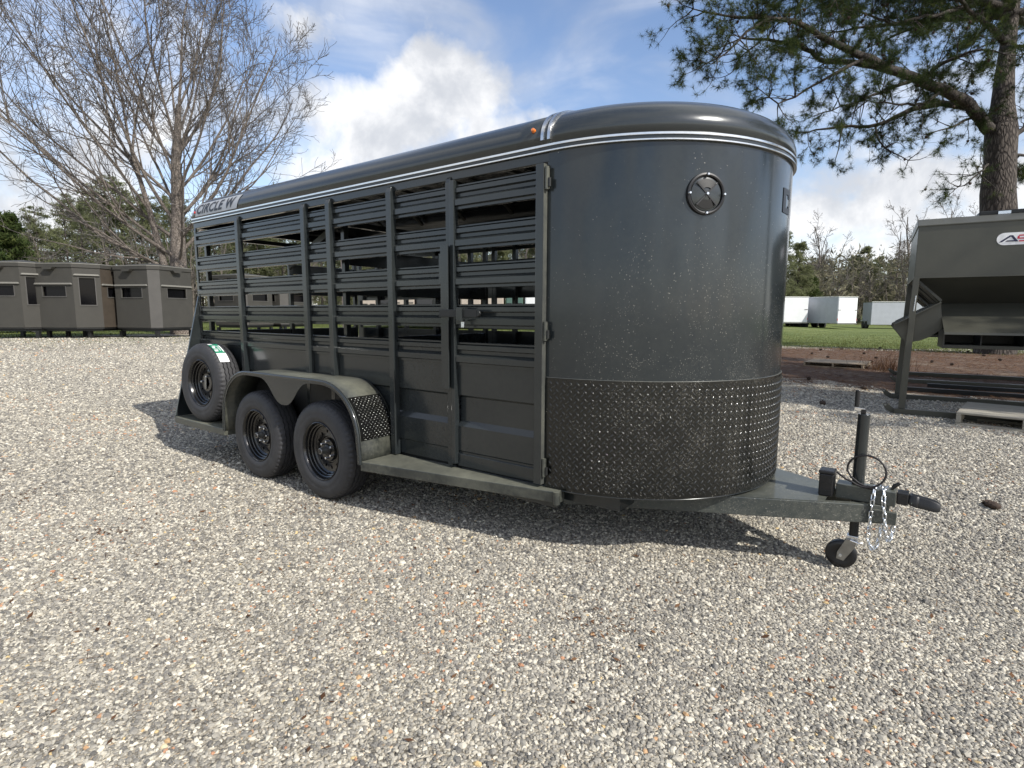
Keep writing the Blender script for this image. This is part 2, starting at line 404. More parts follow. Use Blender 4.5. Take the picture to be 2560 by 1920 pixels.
def dup(o, parent=None):
    c = o.copy(); COL.objects.link(c)
    if parent is not None: c.parent = parent
    for ch in o.children: dup(ch, c)
    return c

# ------------------------------------------------------------------ ground
def gz(x, y):
    x = np.asarray(x, float); y = np.asarray(y, float)
    rise = 0.40*(1-np.exp(-np.maximum(0, -x-0.2)/6.5))
    dip = -0.082*np.exp(-(((x-5.5)/1.3)**2+((y-0.9)/1.3)**2))
    rough = 0.007*np.sin(2.1*x+0.6*y)*np.sin(1.7*y-0.4*x)+0.0025*np.sin(4.3*x-2.2*y)
    return rise+dip+rough*np.clip((np.hypot(x-2, y-0.8)-1.5)/3, 0, 1)
def axis(lo, hi, c, fine, n):
    t = np.linspace(-1, 1, n); s = np.sign(t)*(np.abs(t)**3)
    return np.where(t < 0, c+(c-lo)*s, c+(hi-c)*s)
def axis2(lo, a, b, hi, st, n=16):
    q = np.linspace(0, 1, n+1)[1:]
    return np.concatenate([(a+(lo-a)*q**2.5)[::-1], np.arange(a, b+1e-6, st), b+(hi-b)*q**2.5])
gx = axis2(-900, -24, 16, 900, 0.14); gy = axis2(-500, -6, 24, 1200, 0.14)
GX, GY = np.meshgrid(gx, gy, indexing='ij'); GZ = gz(GX, GY)
V = np.stack([GX.ravel(), GY.ravel(), GZ.ravel()], 1); idx = np.arange(len(gx)*len(gy)).reshape(len(gx), len(gy))
Fg = np.stack([idx[:-1, :-1], idx[1:, :-1], idx[1:, 1:], idx[:-1, 1:]], -1).reshape(-1, 4)
def ground_mat(T, b, out):
    g = T.add('ShaderNodeTexCoord').outputs['Object']; sp = T.add('ShaderNodeSeparateXYZ', ins={0: g}); X, Y = sp.outputs[0], sp.outputs[1]
    nb = T.noise(g, 0.35, 5, 0.6); nm = T.noise(g, 1.4, 5, 0.62); ns = T.noise(g, 7.0, 5, 0.65)
    # --- gravel
    wv = T.vmath('SCALE', T.noise(g, 30, 2).outputs['Color']); wv.inputs['Scale'].default_value = 0.02
    gg = T.vmath('ADD', g, wv.outputs[0]).outputs[0]
    v1 = T.voro(gg, 75); v2 = T.voro(gg, 130)
    r1 = T.add('ShaderNodeSeparateXYZ', ins={0: v1.outputs['Color']}); r2 = T.add('ShaderNodeSeparateXYZ', ins={0: v2.outputs['Color']})
    stops = [(0.0, (0.09, 0.086, 0.08)), (0.3, (0.21, 0.195, 0.17)), (0.55, (0.34, 0.315, 0.265)), (0.8, (0.54, 0.505, 0.43)), (0.93, (0.74, 0.71, 0.63)), (1.0, (0.45, 0.29, 0.15))]
    c1 = T.ramp(r1.outputs[0], stops); c2 = T.ramp(r2.outputs[0], stops)
    gc = T.mix(T.math('GREATER_THAN', r1.outputs[1], 0.62), c1, c2)
    gap = T.smooth(v1.outputs['Distance'], 0.62, 0.85); gc = T.mix(T.math('MULTIPLY', gap, 0.6), gc, (0.07, 0.062, 0.052))
    gc = T.mix(T.math('MULTIPLY', T.smooth(nm.outputs[0], 0.45, 0.75), 0.30), gc, (0.42, 0.385, 0.32))
    gc = T.mix(T.math('MULTIPLY', T.smooth(nb.outputs[0], 0.5, 0.75), 0.18), gc, (0.24, 0.225, 0.20))
    gc = T.mix(T.math('MULTIPLY', T.smooth(T.noise(g, 11.0, 4, 0.7).outputs[0], 0.48, 0.66), 0.45), gc, (0.58, 0.55, 0.48))
    gc = T.mix(T.math('MULTIPLY', T.smooth(T.noise(g, 8.0, 5, 0.75).outputs[0], 0.52, 0.66), 0.40), gc, (0.15, 0.135, 0.115))
    fleck = T.math('MULTIPLY', T.smooth(T.noise(g, 2.6, 5, 0.75, 1.0).outputs[0], 0.63, 0.72), 0.38)
    gc = T.mix(fleck, gc, (0.30, 0.17, 0.08)); gc = T.mix(1.0, gc, (1.03, 1.0, 0.93), 'MULTIPLY')
    # --- pine straw and bare soil
    mp = T.add('ShaderNodeMapping', ins={'Vector': g, 'Scale': (6, 22, 1), 'Rotation': (0, 0, 0.5)})
    s1 = T.noise(mp.outputs[0], 1.6, 6, 0.75, 2.0)
    pc = T.ramp(T.math('ADD', T.math('MULTIPLY', s1.outputs[0], 0.6), T.math('MULTIPLY', ns.outputs[0], 0.4)),
                [(0.32, (0.040, 0.026, 0.019)), (0.45, (0.095, 0.056, 0.037)), (0.57, (0.15, 0.092, 0.060)), (0.7, (0.27, 0.20, 0.145))])
    patch = T.smooth(T.math('ADD', T.math('MULTIPLY', T.noise(g, 0.9, 5, 0.7, 0.6).outputs[0], 0.6), T.math('MULTIPLY', ns.outputs[0], 0.4)), 0.50, 0.60)
    pc = T.mix(T.math('MULTIPLY', patch, 0.65), pc, (0.25, 0.20, 0.145))
    # --- grass
    gn = T.noise(g, 3.0, 6, 0.75); gm = T.add('ShaderNodeMapping', ins={'Vector': g, 'Scale': (0.12, 0.5, 1)}); gb = T.noise(gm.outputs[0], 1.3, 4, 0.6)
    ga = T.math('ADD', T.math('MULTIPLY', gn.outputs[0], 0.5), T.math('MULTIPLY', gb.outputs[0], 0.5))
    gr = T.ramp(ga, [(0.34, (0.055, 0.075, 0.022)), (0.48, (0.11, 0.145, 0.036)), (0.6, (0.18, 0.20, 0.065)), (0.74, (0.27, 0.24, 0.12))])
    # --- masks
    wob = T.math('ADD', T.math('MULTIPLY', T.math('SUBTRACT', nb.outputs[0], 0.5), 7.0), T.math('MULTIPLY', T.math('SUBTRACT', nm.outputs[0], 0.5), 3.5))
    wob = T.math('ADD', wob, T.math('MULTIPLY', T.math('SUBTRACT', ns.outputs[0], 0.5), 1.6))
    dx = T.math('DIVIDE', T.math('SUBTRACT', X, 11.0), 15.0); dy = T.math('DIVIDE', T.math('SUBTRACT', Y, 16.7), 8.7)
    rr = T.math('SQRT', T.math('ADD', T.math('MULTIPLY', dx, dx), T.math('MULTIPLY', dy, dy)))
    pm = T.smooth(T.math('ADD', rr, T.math('MULTIPLY', wob, 0.11)), 1.06, 0.9)
    # grass beyond: y > 24 on the right, x < -21 or y > 13 on the left
    ge = T.math('SUBTRACT', Y, T.math('ADD', 13.0, T.math('MULTIPLY', T.smooth(X, -9.0, 0.0), 11.0)))
    gl = T.math('SUBTRACT', -21.5, X)
    gm2 = T.smooth(T.math('ADD', T.math('MAXIMUM', ge, gl), T.math('MULTIPLY', wob, 0.5)), -0.7, 0.7)
    tuft = T.math('MULTIPLY', T.smooth(T.math('ADD', ns.outputs[0], T.math('MULTIPLY', nb.outputs[0], 0.5)), 0.83, 0.92), T.smooth(X, -11.0, -16.0))
    gc = T.mix(T.math('MULTIPLY', tuft, 0.6), gc, (0.13, 0.13, 0.05))
    col = T.mix(pm, gc, pc); col = T.mix(gm2, col, gr)
    T.link(col, b.inputs['Base Color']); b.inputs['Roughness'].default_value = 0.9
    b.inputs['Specular IOR Level'].default_value = 0.3
    soft = T.math('MAXIMUM', pm, gm2)
    hgt = T.math('SUBTRACT', 1.0, v1.outputs['Distance'])
    bump = T.add('ShaderNodeBump', ins={'Strength': 0.8, 'Distance': 0.012, 'Height': T.math('MULTIPLY', hgt, T.math('SUBTRACT', 1.0, soft))})
    bump2 = T.add('ShaderNodeBump', ins={'Strength': 0.8, 'Distance': 0.05, 'Height': T.math('ADD', T.math('MULTIPLY', s1.outputs[0], soft), T.math('MULTIPLY', ns.outputs[0], 0.4)), 'Normal': bump.outputs[0]})
    T.link(bump2.outputs[0], b.inputs['Normal'])
mat('ground_gravel', ground_mat)
ground = bulk('ground', V, Fg, 'ground_gravel', kind='structure', smooth=True)

# loose gravel as real stones on points
def stone_mat(T, b, out):
    a = T.add('ShaderNodeAttribute', attribute_name='tint', attribute_type='INSTANCER')
    g = T.add('ShaderNodeTexCoord').outputs['Object']; n = T.noise(g, 2.0, 4, 0.6)
    c = T.ramp(a.outputs['Fac'], [(0.0, (0.055, 0.053, 0.053)), (0.14, (0.125, 0.120, 0.114)), (0.38, (0.225, 0.214, 0.194)), (0.64, (0.36, 0.342, 0.30)),
                                  (0.85, (0.53, 0.505, 0.44)), (0.970, (0.74, 0.71, 0.63)), (0.977, (0.56, 0.43, 0.19)), (1.0, (0.42, 0.19, 0.09))])
    c = T.mix(0.20, T.mix(1.0, c, (1.03, 1.0, 0.93), 'MULTIPLY'), T.ramp(n.outputs[0], [(0.3, (0.14, 0.14, 0.13)), (0.7, (0.56, 0.53, 0.47))]))
    T.link(c, b.inputs['Base Color']); b.inputs['Roughness'].default_value = 0.75
mat('gravel_stone', stone_mat)
rng = np.random.default_rng(3)
def ring_pts(r0, r1, sp, a0=-34, a1=34):
    """jittered lattice of ground points in the wedge the camera looks at"""
    n = int((r1*3.0)/sp)
    ii = np.arange(n)*sp-r1*1.5
    A, B = np.meshgrid(ii, ii, indexing='ij'); A = A.ravel()+rng.uniform(-.55, .55, A.size)*sp; B = B.ravel()+rng.uniform(-.55, .55, B.size)*sp
    r = np.hypot(A, B); f2 = np.array([Fv[0], Fv[1]]); f2 /= np.linalg.norm(f2); rt = np.array([f2[1], -f2[0]])
    fw = A*f2[0]+B*f2[1]; sd_ = A*rt[0]+B*rt[1]
    k = (fw > 0) & (fw >= r0) & (fw < r1) & (np.abs(sd_) < fw*1.02+0.35)
    return A[k]+CAM[0], B[k]+CAM[1]
px, py, ps = [], [], []
for r0, r1, sp, sz in ((1.15, 2.4, 0.0112, 0.0059), (2.4, 3.9, 0.0135, 0.0068), (3.9, 6.0, 0.0185, 0.0086), (6.0, 9.0, 0.026, 0.0094), (9.0, 14.0, 0.042, 0.0115), (14.0, 22.0, 0.085, 0.0165)):
    a, b_ = ring_pts(r0, r1, sp); px.append(a); py.append(b_); ps.append(sz*np.exp(rng.normal(0, 0.27, a.size)))
px = np.concatenate(px); py = np.concatenate(py); ps = np.concatenate(ps)
er = ((px-11)/15)**2+((py-16.2)/8.4)**2+0.10*np.sin(1.9*px)*np.sin(2.3*py)+0.05*np.sin(5*px+3*py)
lane = np.sin(0.55*px+1.1*py+1.2*np.sin(0.5*px))+0.5*np.sin(2.7*px+1.9*py)*np.sin(1.3*px-2.4*py)
thin_ = (lane > 0.85) & (rng.random(px.size) < 0.30)
keep = ~thin_ & ~(er < 0.80) & ~((er < 1.12) & (rng.random(px.size) < 0.45)) & ~((py > 13) & (px < -6)) & (px > -20.5)
px, py, ps = px[keep], py[keep], ps[keep]
lf = np.sin(0.9*px+1.3*py+0.7*np.sin(1.1*py))*np.sin(1.7*px-0.6*py+1.0)+0.6*np.sin(3.1*px+2.3*py)*np.sin(2.2*py-2.9*px)
tt = np.clip(rng.random(px.size)+0.07*lf*(rng.random(px.size) < 0.8), 0, 1); tt = np.where((tt > 0.972) & (rng.random(px.size) < 0.45), 0.5, tt)
pz = gz(px, py)+ps*0.12
vm = bpy.data.meshes.new('loose_gravel'); vm.vertices.add(px.size)
vm.vertices.foreach_set('co', np.stack([px, py, pz], 1).astype(np.float32).ravel())
a_ = vm.attributes.new('size', 'FLOAT', 'POINT'); a_.data.foreach_set('value', ps.astype(np.float32))
a_ = vm.attributes.new('tint', 'FLOAT', 'POINT'); a_.data.foreach_set('value', tt.astype(np.float32))
go = bpy.data.objects.new('loose_gravel', vm); COL.objects.link(go); go['kind'] = 'stuff'; go['label'] = 'pale grey crushed gravel covering the yard'; go['category'] = 'gravel'
ng = bpy.data.node_groups.new('gravel', 'GeometryNodeTree')
ng.interface.new_socket('Geometry', in_out='INPUT', socket_type='NodeSocketGeometry'); ng.interface.new_socket('Geometry', in_out='OUTPUT', socket_type='NodeSocketGeometry')
G = NT(ng); gi = G.add('NodeGroupInput'); gout = G.add('NodeGroupOutput')
join = G.add('GeometryNodeJoinGeometry')
for k in range(5):
    ico = G.add('GeometryNodeMeshIcoSphere', ins={'Radius': 1.0, 'Subdivisions': 2 if k < 2 else 1})
    nz_ = G.add('ShaderNodeTexNoise', noise_dimensions='4D', ins={'Scale': 0.9, 'W': 3.7*k+1, 'Detail': 1.0})
    sub = G.vmath('SUBTRACT', nz_.outputs['Color'], (0.5, 0.5, 0.5)); sc = G.vmath('SCALE', sub.outputs[0]); sc.inputs['Scale'].default_value = 1.5
    sp_ = G.add('GeometryNodeSetPosition', ins={'Geometry': ico.outputs[0], 'Offset': sc.outputs[0]})
    tr = G.add('GeometryNodeTransform', ins={'Geometry': sp_.outputs[0], 'Scale': ((1.25, 0.9, 0.62), (1.1, 1.0, 0.75), (1.35, 0.8, 0.55), (1.0, 1.05, 0.6), (1.2, 0.75, 0.8))[k]})
    sm = G.add('GeometryNodeSetMaterial', ins={'Geometry': tr.outputs[0], 'Material': MATS['gravel_stone']})
    g2i = G.add('GeometryNodeGeometryToInstance', ins={0: sm.outputs[0]}); G.link(g2i.outputs[0], join.inputs[0])
m2p = G.add('GeometryNodeMeshToPoints', ins={'Mesh': gi.outputs[0]})
na = G.add('GeometryNodeInputNamedAttribute', data_type='FLOAT', ins={'Name': 'size'})
rr_ = G.add('FunctionNodeRandomValue', data_type='FLOAT_VECTOR', ins={0: (-0.5, -0.5, 0.0), 1: (0.5, 0.5, 6.283)})
ri = G.add('FunctionNodeRandomValue', data_type='INT', ins={4: 0, 5: 4, 'Seed': 5})
iop = G.add('GeometryNodeInstanceOnPoints', ins={'Points': m2p.outputs[0], 'Instance': join.outputs[0], 'Pick Instance': True,
            'Instance Index': ri.outputs[2], 'Rotation': rr_.outputs[0], 'Scale': na.outputs[0]})
G.link(iop.outputs[0], gout.inputs[0])
md = go.modifiers.new('gravel', 'NODES'); md.node_group = ng

# ------------------------------------------------------------------ livestock trailer
ZT, Z1, Z2, Z3, Z4, Z5, ZB = 2.137, 2.054, 1.823, 1.600, 1.365, 1.140, 0.352
ZPL = 0.965
XA, XB, XC, XD, XE, XF, XG = 0.0, 0.8285, 1.789, 2.0986, 2.747, 3.2975, 3.958
WD, DN, NE = 1.867, 0.957, 2.05
HR = 0.258
T_ = thing('livestock_trailer', 'large charcoal slatted livestock trailer with a rounded solid nose parked on the gravel', 'trailer', (0, 0, 0))

def nose_xy(th, off=0.0):
    """th -90..90 deg in radians: -pi/2 is the near side, +pi/2 the far side"""
    c, s = cos(th), sin(th); e = 2/NE
    x = XG+(DN+off)*abs(c)**e; y = WD/2+(WD/2+off)*(1 if s > 0 else -1)*abs(s)**e
    return x, y
THS = np.linspace(-pi/2, pi/2, 73)
def side_path(off=0.0, x0=0.0):
    p = [(x, -off) for x in np.linspace(x0, XG, 30)[:-1]]+[nose_xy(t, off) for t in THS]+[(x, WD+off) for x in np.linspace(XG, x0, 30)[1:]]
    return p
# nose panel
def band(off, z0, z1, th, zn=6, zfun=None):
    rows = []
    for z in np.linspace(z0, z1, zn): rows.append([(*nose_xy(t, off), z) for t in th])
    return rows
mb = MB(); mb.grid(band(0.0, ZB, ZT, THS, 10)); mb.grid(band(-0.012, ZB, ZT, THS, 10)); mb.build('nose_panel', 'nose_paint', T_, smooth=40)
mb = MB(); mb.grid(band(0.006, ZB+0.002, ZPL, THS, 4)); mb.grid(band(0.001, ZB+0.002, ZPL, THS, 4))
dpl = mb.build('diamond_plate', 'plate_paint', T_, smooth=40)
# tread lugs along the nose plate: small slanted lozenges, alternating direction
arc = [0.0]; fine = np.linspace(-pi/2, pi/2, 1500); fp = [nose_xy(t, 0.006) for t in fine]
for i in range(1, len(fp)): arc.append(arc[-1]+math.hypot(fp[i][0]-fp[i-1][0], fp[i][1]-fp[i-1][1]))
def nose_at(s, off):
    t = float(np.interp(s, arc, fine)); x, y = nose_xy(t, off); return x, y
def lug_mesh(mp, s0, s1, z0, z1, sp=0.040, L=0.0175, wd=0.0042, hh=0.0046, half=False):
    V = []; Fq = []; i = 0; s = s0+sp*0.5
    while s < s1:
        z = z0+sp*0.5+(sp/2 if i % 2 else 0); j = 0
        while z < z1-0.006:
            d = 1 if (i % 2) else -1
            ca, sa = cos(d*0.9), sin(d*0.9)
            P = [(-L, 0, 0), (0, -wd, 0), (L, 0, 0), (0, wd, 0), (-L*.5, 0, hh), (L*.5, 0, hh)]
            b0 = len(V)
            for a, b, c in P:
                V.append(mp(s+a*ca-b*sa, z+a*sa+b*ca, c))
            Fq += [(b0, b0+1, b0+4), (b0+1, b0+5, b0+4), (b0+1, b0+2, b0+5), (b0+2, b0+3, b0+5), (b0+3, b0+4, b0+5), (b0+3, b0, b0+4)]
            z += sp; j += 1
        s += sp/2; i += 1
    return V, Fq
def mpn(s, z, h):
    x, y = nose_at(s, 0.0062+h); return (x, y, z)
V_, F_ = lug_mesh(mpn, 0.01, arc[-1]-0.01, ZB+0.006, ZPL-0.004)
o = bulk('tread_pattern', V_, F_, 'lug_paint', dpl, kind='stuff')
# bright bead on top of the plate and dust rim at the bottom
MB().tube([(*nose_xy(t, 0.004), ZPL+0.002) for t in THS], 0.0025, 5).build('plate_bead', 'edge_paint', T_, smooth=60)
MB().tube([(*nose_xy(t, 0.002), ZB) for t in THS], 0.005, 5).build('nose_rim', 'charcoal_paint', T_, smooth=60)

# roof shell
def roofz(rho): return ZT+0.032+HR*(max(0.0, 1-abs(rho)**3.0))**(1/3.0)
rows = []
us = [-1, -.995, -.985, -.965, -.93, -.88, -.81, -.72, -.6, -.45, -.3, -.15, 0]; us = us+[-u for u in us[-2::-1]]
xs = [0.0, 0.008, 0.03, 0.06, 0.10]+list(np.linspace(0.2, XG, 20))
for x in xs:
    k = 1.0 if x >= 0.10 else (1-(1-x/0.10)**2)**0.5*0.75+0.25
    rows.append([(x, WD/2+u*(WD/2+0.012), ZT+0.032+(roofz(u)-ZT-0.032)*k) for u in us])
mb = MB(); mb.grid(rows)
mb.grid([[(0.0, p[1], p[2]) for p in rows[0]], [(0.0, p[1], ZT) for p in rows[0]]])
mb.build('roof', 'roof_lit_paint', T_, smooth=50, solid=0.006)
rr2 = [1, .995, .985, .965, .93, .88, .81, .72, .6, .45, .3, .15, 0.02]
rows = []
for rho in rr2:
    rows.append([(XG+(nose_xy(t, 0.012)[0]-XG)*rho, WD/2+(nose_xy(t, 0.012)[1]-WD/2)*rho, roofz(rho)) for t in THS])
MB().grid(rows).build('nose_roof', 'roof_lit_paint', T_, smooth=50, solid=0.006)
# eave trim: two bright strips with a dark groove
def strip(off_in, off_out, z0, z1, name, m_, closed=True):
    P = side_path(off_in); Q = side_path(off_out)
    secs = [[(P[i][0], P[i][1], z0), (Q[i][0], Q[i][1], z0), (Q[i][0], Q[i][1], z1), (P[i][0], P[i][1], z1)] for i in range(len(P))]
    return MB().sweep(secs).build(name, m_, T_, smooth=50, bevel=0.0015)
strip(0.001, 0.018, ZT+0.022, ZT+0.034, 'upper_trim', 'aluminium')
strip(0.001, 0.012, ZT+0.005, ZT+0.022, 'trim_groove', 'charcoal_paint')
strip(0.001, 0.018, ZT-0.003, ZT+0.005, 'lower_trim', 'aluminium')
# seam bands over the roof
for xx in (3.925, 3.965):
    secs = []
    for u in np.sin(np.linspace(-pi/2+0.02, pi/2-0.02, 81)):
        y = WD/2+u*(WD/2+0.012); z = roofz(u); du = 0.003*(-1 if u > 0 else 1)
        y2 = WD/2+(u+du)*(WD/2+0.012); z2 = roofz(u+du); t_ = np.array((0, y2-y, z2-z)); t_ /= np.linalg.norm(t_); ny = np.array((0, -t_[2], t_[1])); ny = ny if ny[2] > 0 else -ny
        i_ = ny*(-0.002); o_ = ny*0.012; secs.append([(xx-0.012, y+i_[1], z+i_[2]), (xx+0.012, y+i_[1], z+i_[2]), (xx+0.008, y+o_[1], z+o_[2]), (xx-0.008, y+o_[1], z+o_[2])])
    MB().sweep(secs).build('seam_band', 'aluminium', T_, smooth=50)
# header rail under the trim
for y0, y1 in ((0.0, 0.030), (WD-0.030, WD)):
    MB().box(0.0, XG, y0, y1, ZT-0.052, ZT-0.004).build('header_rail', 'charcoal_paint', T_, bevel=0.003)
MB().box(0.0, 0.03, 0.031, WD-0.031, ZT-0.052, ZT).build('header_rail', 'charcoal_paint', T_, bevel=0.003)
# roof bows
for x in (0.55, 1.15, 1.75, 2.35, 2.95, 3.5):
    secs = []
    for u in np.linspace(-.97, .97, 25):
        y = WD/2+u*(WD/2-0.01); z = ZT+0.02+(roofz(u)-ZT-0.04)*0.94
        secs.append([(x-0.02, y, z-0.022), (x+0.02, y, z-0.022), (x+0.02, y, z), (x-0.02, y, z)])
    MB().sweep(secs).build('roof_bow', 'dusty_paint', T_, smooth=50)
# slats
SP = [(0.000, 0.000), (-0.008, -0.002), (-0.008, -0.010), (-0.001, -0.013), (-0.016, -0.019), (-0.016, -0.043), (0.000, -0.050), (0.000, -0.068),
      (-0.024, -0.086), (-0.024, -0.118), (-0.009, -0.125), (-0.009, -0.139), (0.000, -0.141)]
def slat(x0, x1, zt, yb, sgn=1, parent=None, name='slat'):
    prof = [(sgn*a, b) for a, b in SP]+[(sgn*0.006, -0.141), (sgn*0.006, 0.0)]
    secs = [[(x, yb+a, zt+b) for a, b in prof] for x in (x0, x1)]
    return MB().sweep(secs).build(name, 'charcoal_paint', parent or T_)
BAYS = [(XA+0.02, XB), (XB, XC), (XC, XD), (XD, XE), (XE, 3.235)]
for a, b in BAYS:
    for z in (Z1, Z2, Z3, Z4, Z5):
        slat(a+0.002, b-0.002, z, 0.012)
PP = [(0.0, 1.0), (0.0, 0.815), (0.022, 0.800), (0.022, 0.655), (-0.002, 0.622), (-0.002, 0.47), (0.004, 0.462), (0.004, 0.37)]
def panel(x0, x1, yb, sgn=1, parent=None):
    prof = [(sgn*a, b) for a, b in PP]+[(sgn*0.03, 0.37), (sgn*0.03, 1.0)]
    secs = [[(x, yb+a, b) for a, b in prof] for x in (x0, x1)]
    return MB().sweep(secs).build('lower_panel', 'charcoal_paint', parent or T_)
for a, b in BAYS: panel(a+0.002, b-0.002, 0.012)
# posts with a shoulder rolled over at the top
def post(x, yb, w_=0.046, d=0.045, z0=0.36, z1=2.115, sgn=1, name='post', m_='charcoal_paint', parent=None):
    prof = [(0, z0), (-d, z0), (-d, z1-0.035), (-d*0.8, z1-0.012), (-d*0.35, z1), (0, z1)]
    secs = [[(xx, yb+sgn*a, z) for a, z in prof] for xx in (x-w_/2, x+w_/2)]
    return MB().sweep(secs).build(name, m_, parent or T_, bevel=0.003)
for x in (XB, XC, XD, XE): post(x, 0.012)
post(XA+0.018, 0.012, 0.036, 0.014, z1=2.10, name='corner_post')
# door jamb and door
jb = post(3.256, 0.012, 0.038, 0.030, z1=2.105, name='door_jamb')
DOOR = thing('x', '', '')  # temporary, replaced below
bpy.data.objects.remove(DOOR)
DOOR = MB().box(XF-0.012, XF+0.020, -0.036, 0.004, 0.385, 2.075).box(XG-0.060, XG-0.012, -0.036, 0.004, 0.372, 2.075).box(XF+0.020, XG-0.060, -0.012, 0.004, 0.372, 0.45)
DOOR = DOOR.build('side_door', 'charcoal_paint', T_, bevel=0.003, label='tall side door with five slats over a solid panel')
for z in (Z1, Z2, Z3, Z4, Z5):
    slat(XF+0.021, XG-0.061, z-0.004, -0.004, 1, DOOR)
panel(XF+0.021, XG-0.061, -0.006, 1, DOOR)
MB().box(XG-0.0115, XG-0.0085, -0.036, -0.002, 0.374, 2.073).build('lit_door_edge', 'edge_paint', DOOR)  # strip laid on the stile side: sunlight put into the colour, plus dust specks
# latch hardware
L_ = MB().box(3.232, 3.292, -0.062, -0.054, 0.85, 1.71).box(3.232, 3.239, -0.054, -0.02, 0.85, 1.71).build('latch_guard', 'charcoal_paint', T_, bevel=0.002)
MB().box(3.218, 3.231, -0.060, -0.040, 1.48, 1.66).build('lift_handle', 'charcoal_paint', T_, bevel=0.002)
MB().box(3.235, 3.53, -0.082, -0.068, 1.285, 1.330).prism([(3.53, 1.285), (3.548, 1.293), (3.555, 1.308), (3.548, 1.322), (3.53, 1.330)], lambda a, b, t: (a, t, b), -0.082, -0.068).build('latch_bar', 'dark_steel', T_, bevel=0.003)
MB().box(3.385, 3.425, -0.094, -0.0825, 1.262, 1.342).box(3.385, 3.425, -0.0825, -0.037, 1.333, 1.342).box(3.385, 3.425, -0.0825, -0.037, 1.262, 1.272).build('latch_bracket', 'charcoal_paint', T_, bevel=0.002)
MB().box(3.405, 3.428, -0.075, -0.066, 1.225, 1.26).build('lock_tab', 'zinc', T_, bevel=0.002)
for z0, z1 in ((1.944, 2.057), (1.164, 1.265), (0.42, 0.52)):
    h = MB().cyl((XG+0.004, -0.026, z0), (XG+0.004, -0.026, z1), 0.011, 12).box(XG-0.012, XG+0.006, -0.018, -0.004, z0+0.005, z1-0.005).build('hinge', 'dusty_paint', T_, smooth=40)
    MB().cyl((XG+0.020, -0.026, z0+0.012), (XG+0.020, -0.026, z0+0.055), 0.008, 10).build('grease_pin', 'dark_steel', h, smooth=40)
# front frame post where the solid nose begins
MB().box(XG-0.010, XG+0.004, 0.001, 0.05, ZB, ZT-0.005).build('nose_post', 'charcoal_paint', T_, bevel=0.002)
# far side wall
for a, b in [(0.02, XB), (XB, 1.35), (1.35, XC), (XC, XD), (XD, XE), (XE, 3.35), (3.35, XG)]:
    for z in (Z1, Z2, Z3, Z4, Z5): slat(a+0.002, b-0.002, z, WD-0.012, -1)
    panel(a+0.002, b-0.002, WD-0.012, -1)
for x in (0.02, XB, 1.35, XC, XD, XE, 3.05, 3.35, XG-0.03): post(x, WD-0.012, 0.046, 0.040, sgn=-1)
for x in (0.42, 1.35, 2.4, 3.05): MB().box(x-0.02, x+0.02, WD-0.075, WD-0.030, 0.40, 2.08).build('inner_post', 'charcoal_paint', T_, bevel=0.002)
# rear gate and centre gate
rg = MB().box(0.03, 0.07, 0.07, 0.11, 0.40, 2.04).box(0.03, 0.07, WD-0.11, WD-0.07, 0.40, 2.04).box(0.03, 0.07, 0.92, 0.96, 0.40, 2.04)
rg.box(0.031, 0.069, 0.111, 0.919, 2.0, 2.04).box(0.031, 0.069, 0.961, WD-0.111, 2.0, 2.04).box(0.031, 0.069, 0.111, WD-0.111, 0.40, 0.44)
rg = rg.build('rear_gate', 'charcoal_paint', T_, bevel=0.003)
for z in (1.14, 0.95, 0.75, 0.55):
    for ya, yb in ((0.112, 0.918), (0.962, WD-0.112)):
        MB().box(0.040, 0.060, ya, yb, z-0.13, z).build('gate_slat', 'charcoal_paint', rg, bevel=0.004)
for z in (1.36, 1.60, 1.82):
    MB().box(0.040, 0.060, 0.962, WD-0.112, z-0.10, z).build('gate_slat', 'charcoal_paint', rg, bevel=0.004)
cg = MB().box(2.07, 2.11, 0.10, 0.14, 0.42, 1.98).box(2.07, 2.11, WD-0.14, WD-0.10, 0.42, 1.98).box(2.07, 2.11, 0.141, WD-0.141, 1.94, 1.98).box(2.07, 2.11, 0.141, WD-0.141, 0.42, 0.46).build('centre_gate', 'charcoal_paint', T_, bevel=0.003)
for z in (1.78, 1.56, 1.34, 1.12, 0.90, 0.68):
    MB().box(2.08, 2.10, 0.142, WD-0.142, z-0.12, z).build('gate_slat', 'charcoal_paint', cg, bevel=0.004)
MB().beam((1.15, 0.25, 1.70), (2.06, 0.12, 1.98), 0.02, 0.05).build('diagonal_brace', 'dusty_paint', T_)
# inner nose wall (solid bulkhead lining makes the front dark)
MB().box(XG-0.002, XG+0.010, 0.06, WD-0.06, ZB, 1.10).build('nose_bulkhead', 'charcoal_paint', T_)
# floor and frame
MB().box(0.0, XG+0.1, 0.03, WD-0.03, 0.352, 0.385).build('floor', 'dark_steel', T_)
for y0 in (0.03, WD-0.09): MB().box(0.0, 4.02, y0, y0+0.06, 0.235, 0.350).build('frame_rail', 'charcoal_paint', T_, bevel=0.003)
for x in (0.1, 0.7, 1.0, 1.82, 2.7, 3.2, 3.7): MB().box(x, x+0.05, 0.091, WD-0.091, 0.26, 0.350).build('cross_member', 'dark_steel', T_)
MB().box(4.0, 4.35, 0.12, WD-0.12, 0.262, 0.349).build('cross_member', 'charcoal_paint', T_)
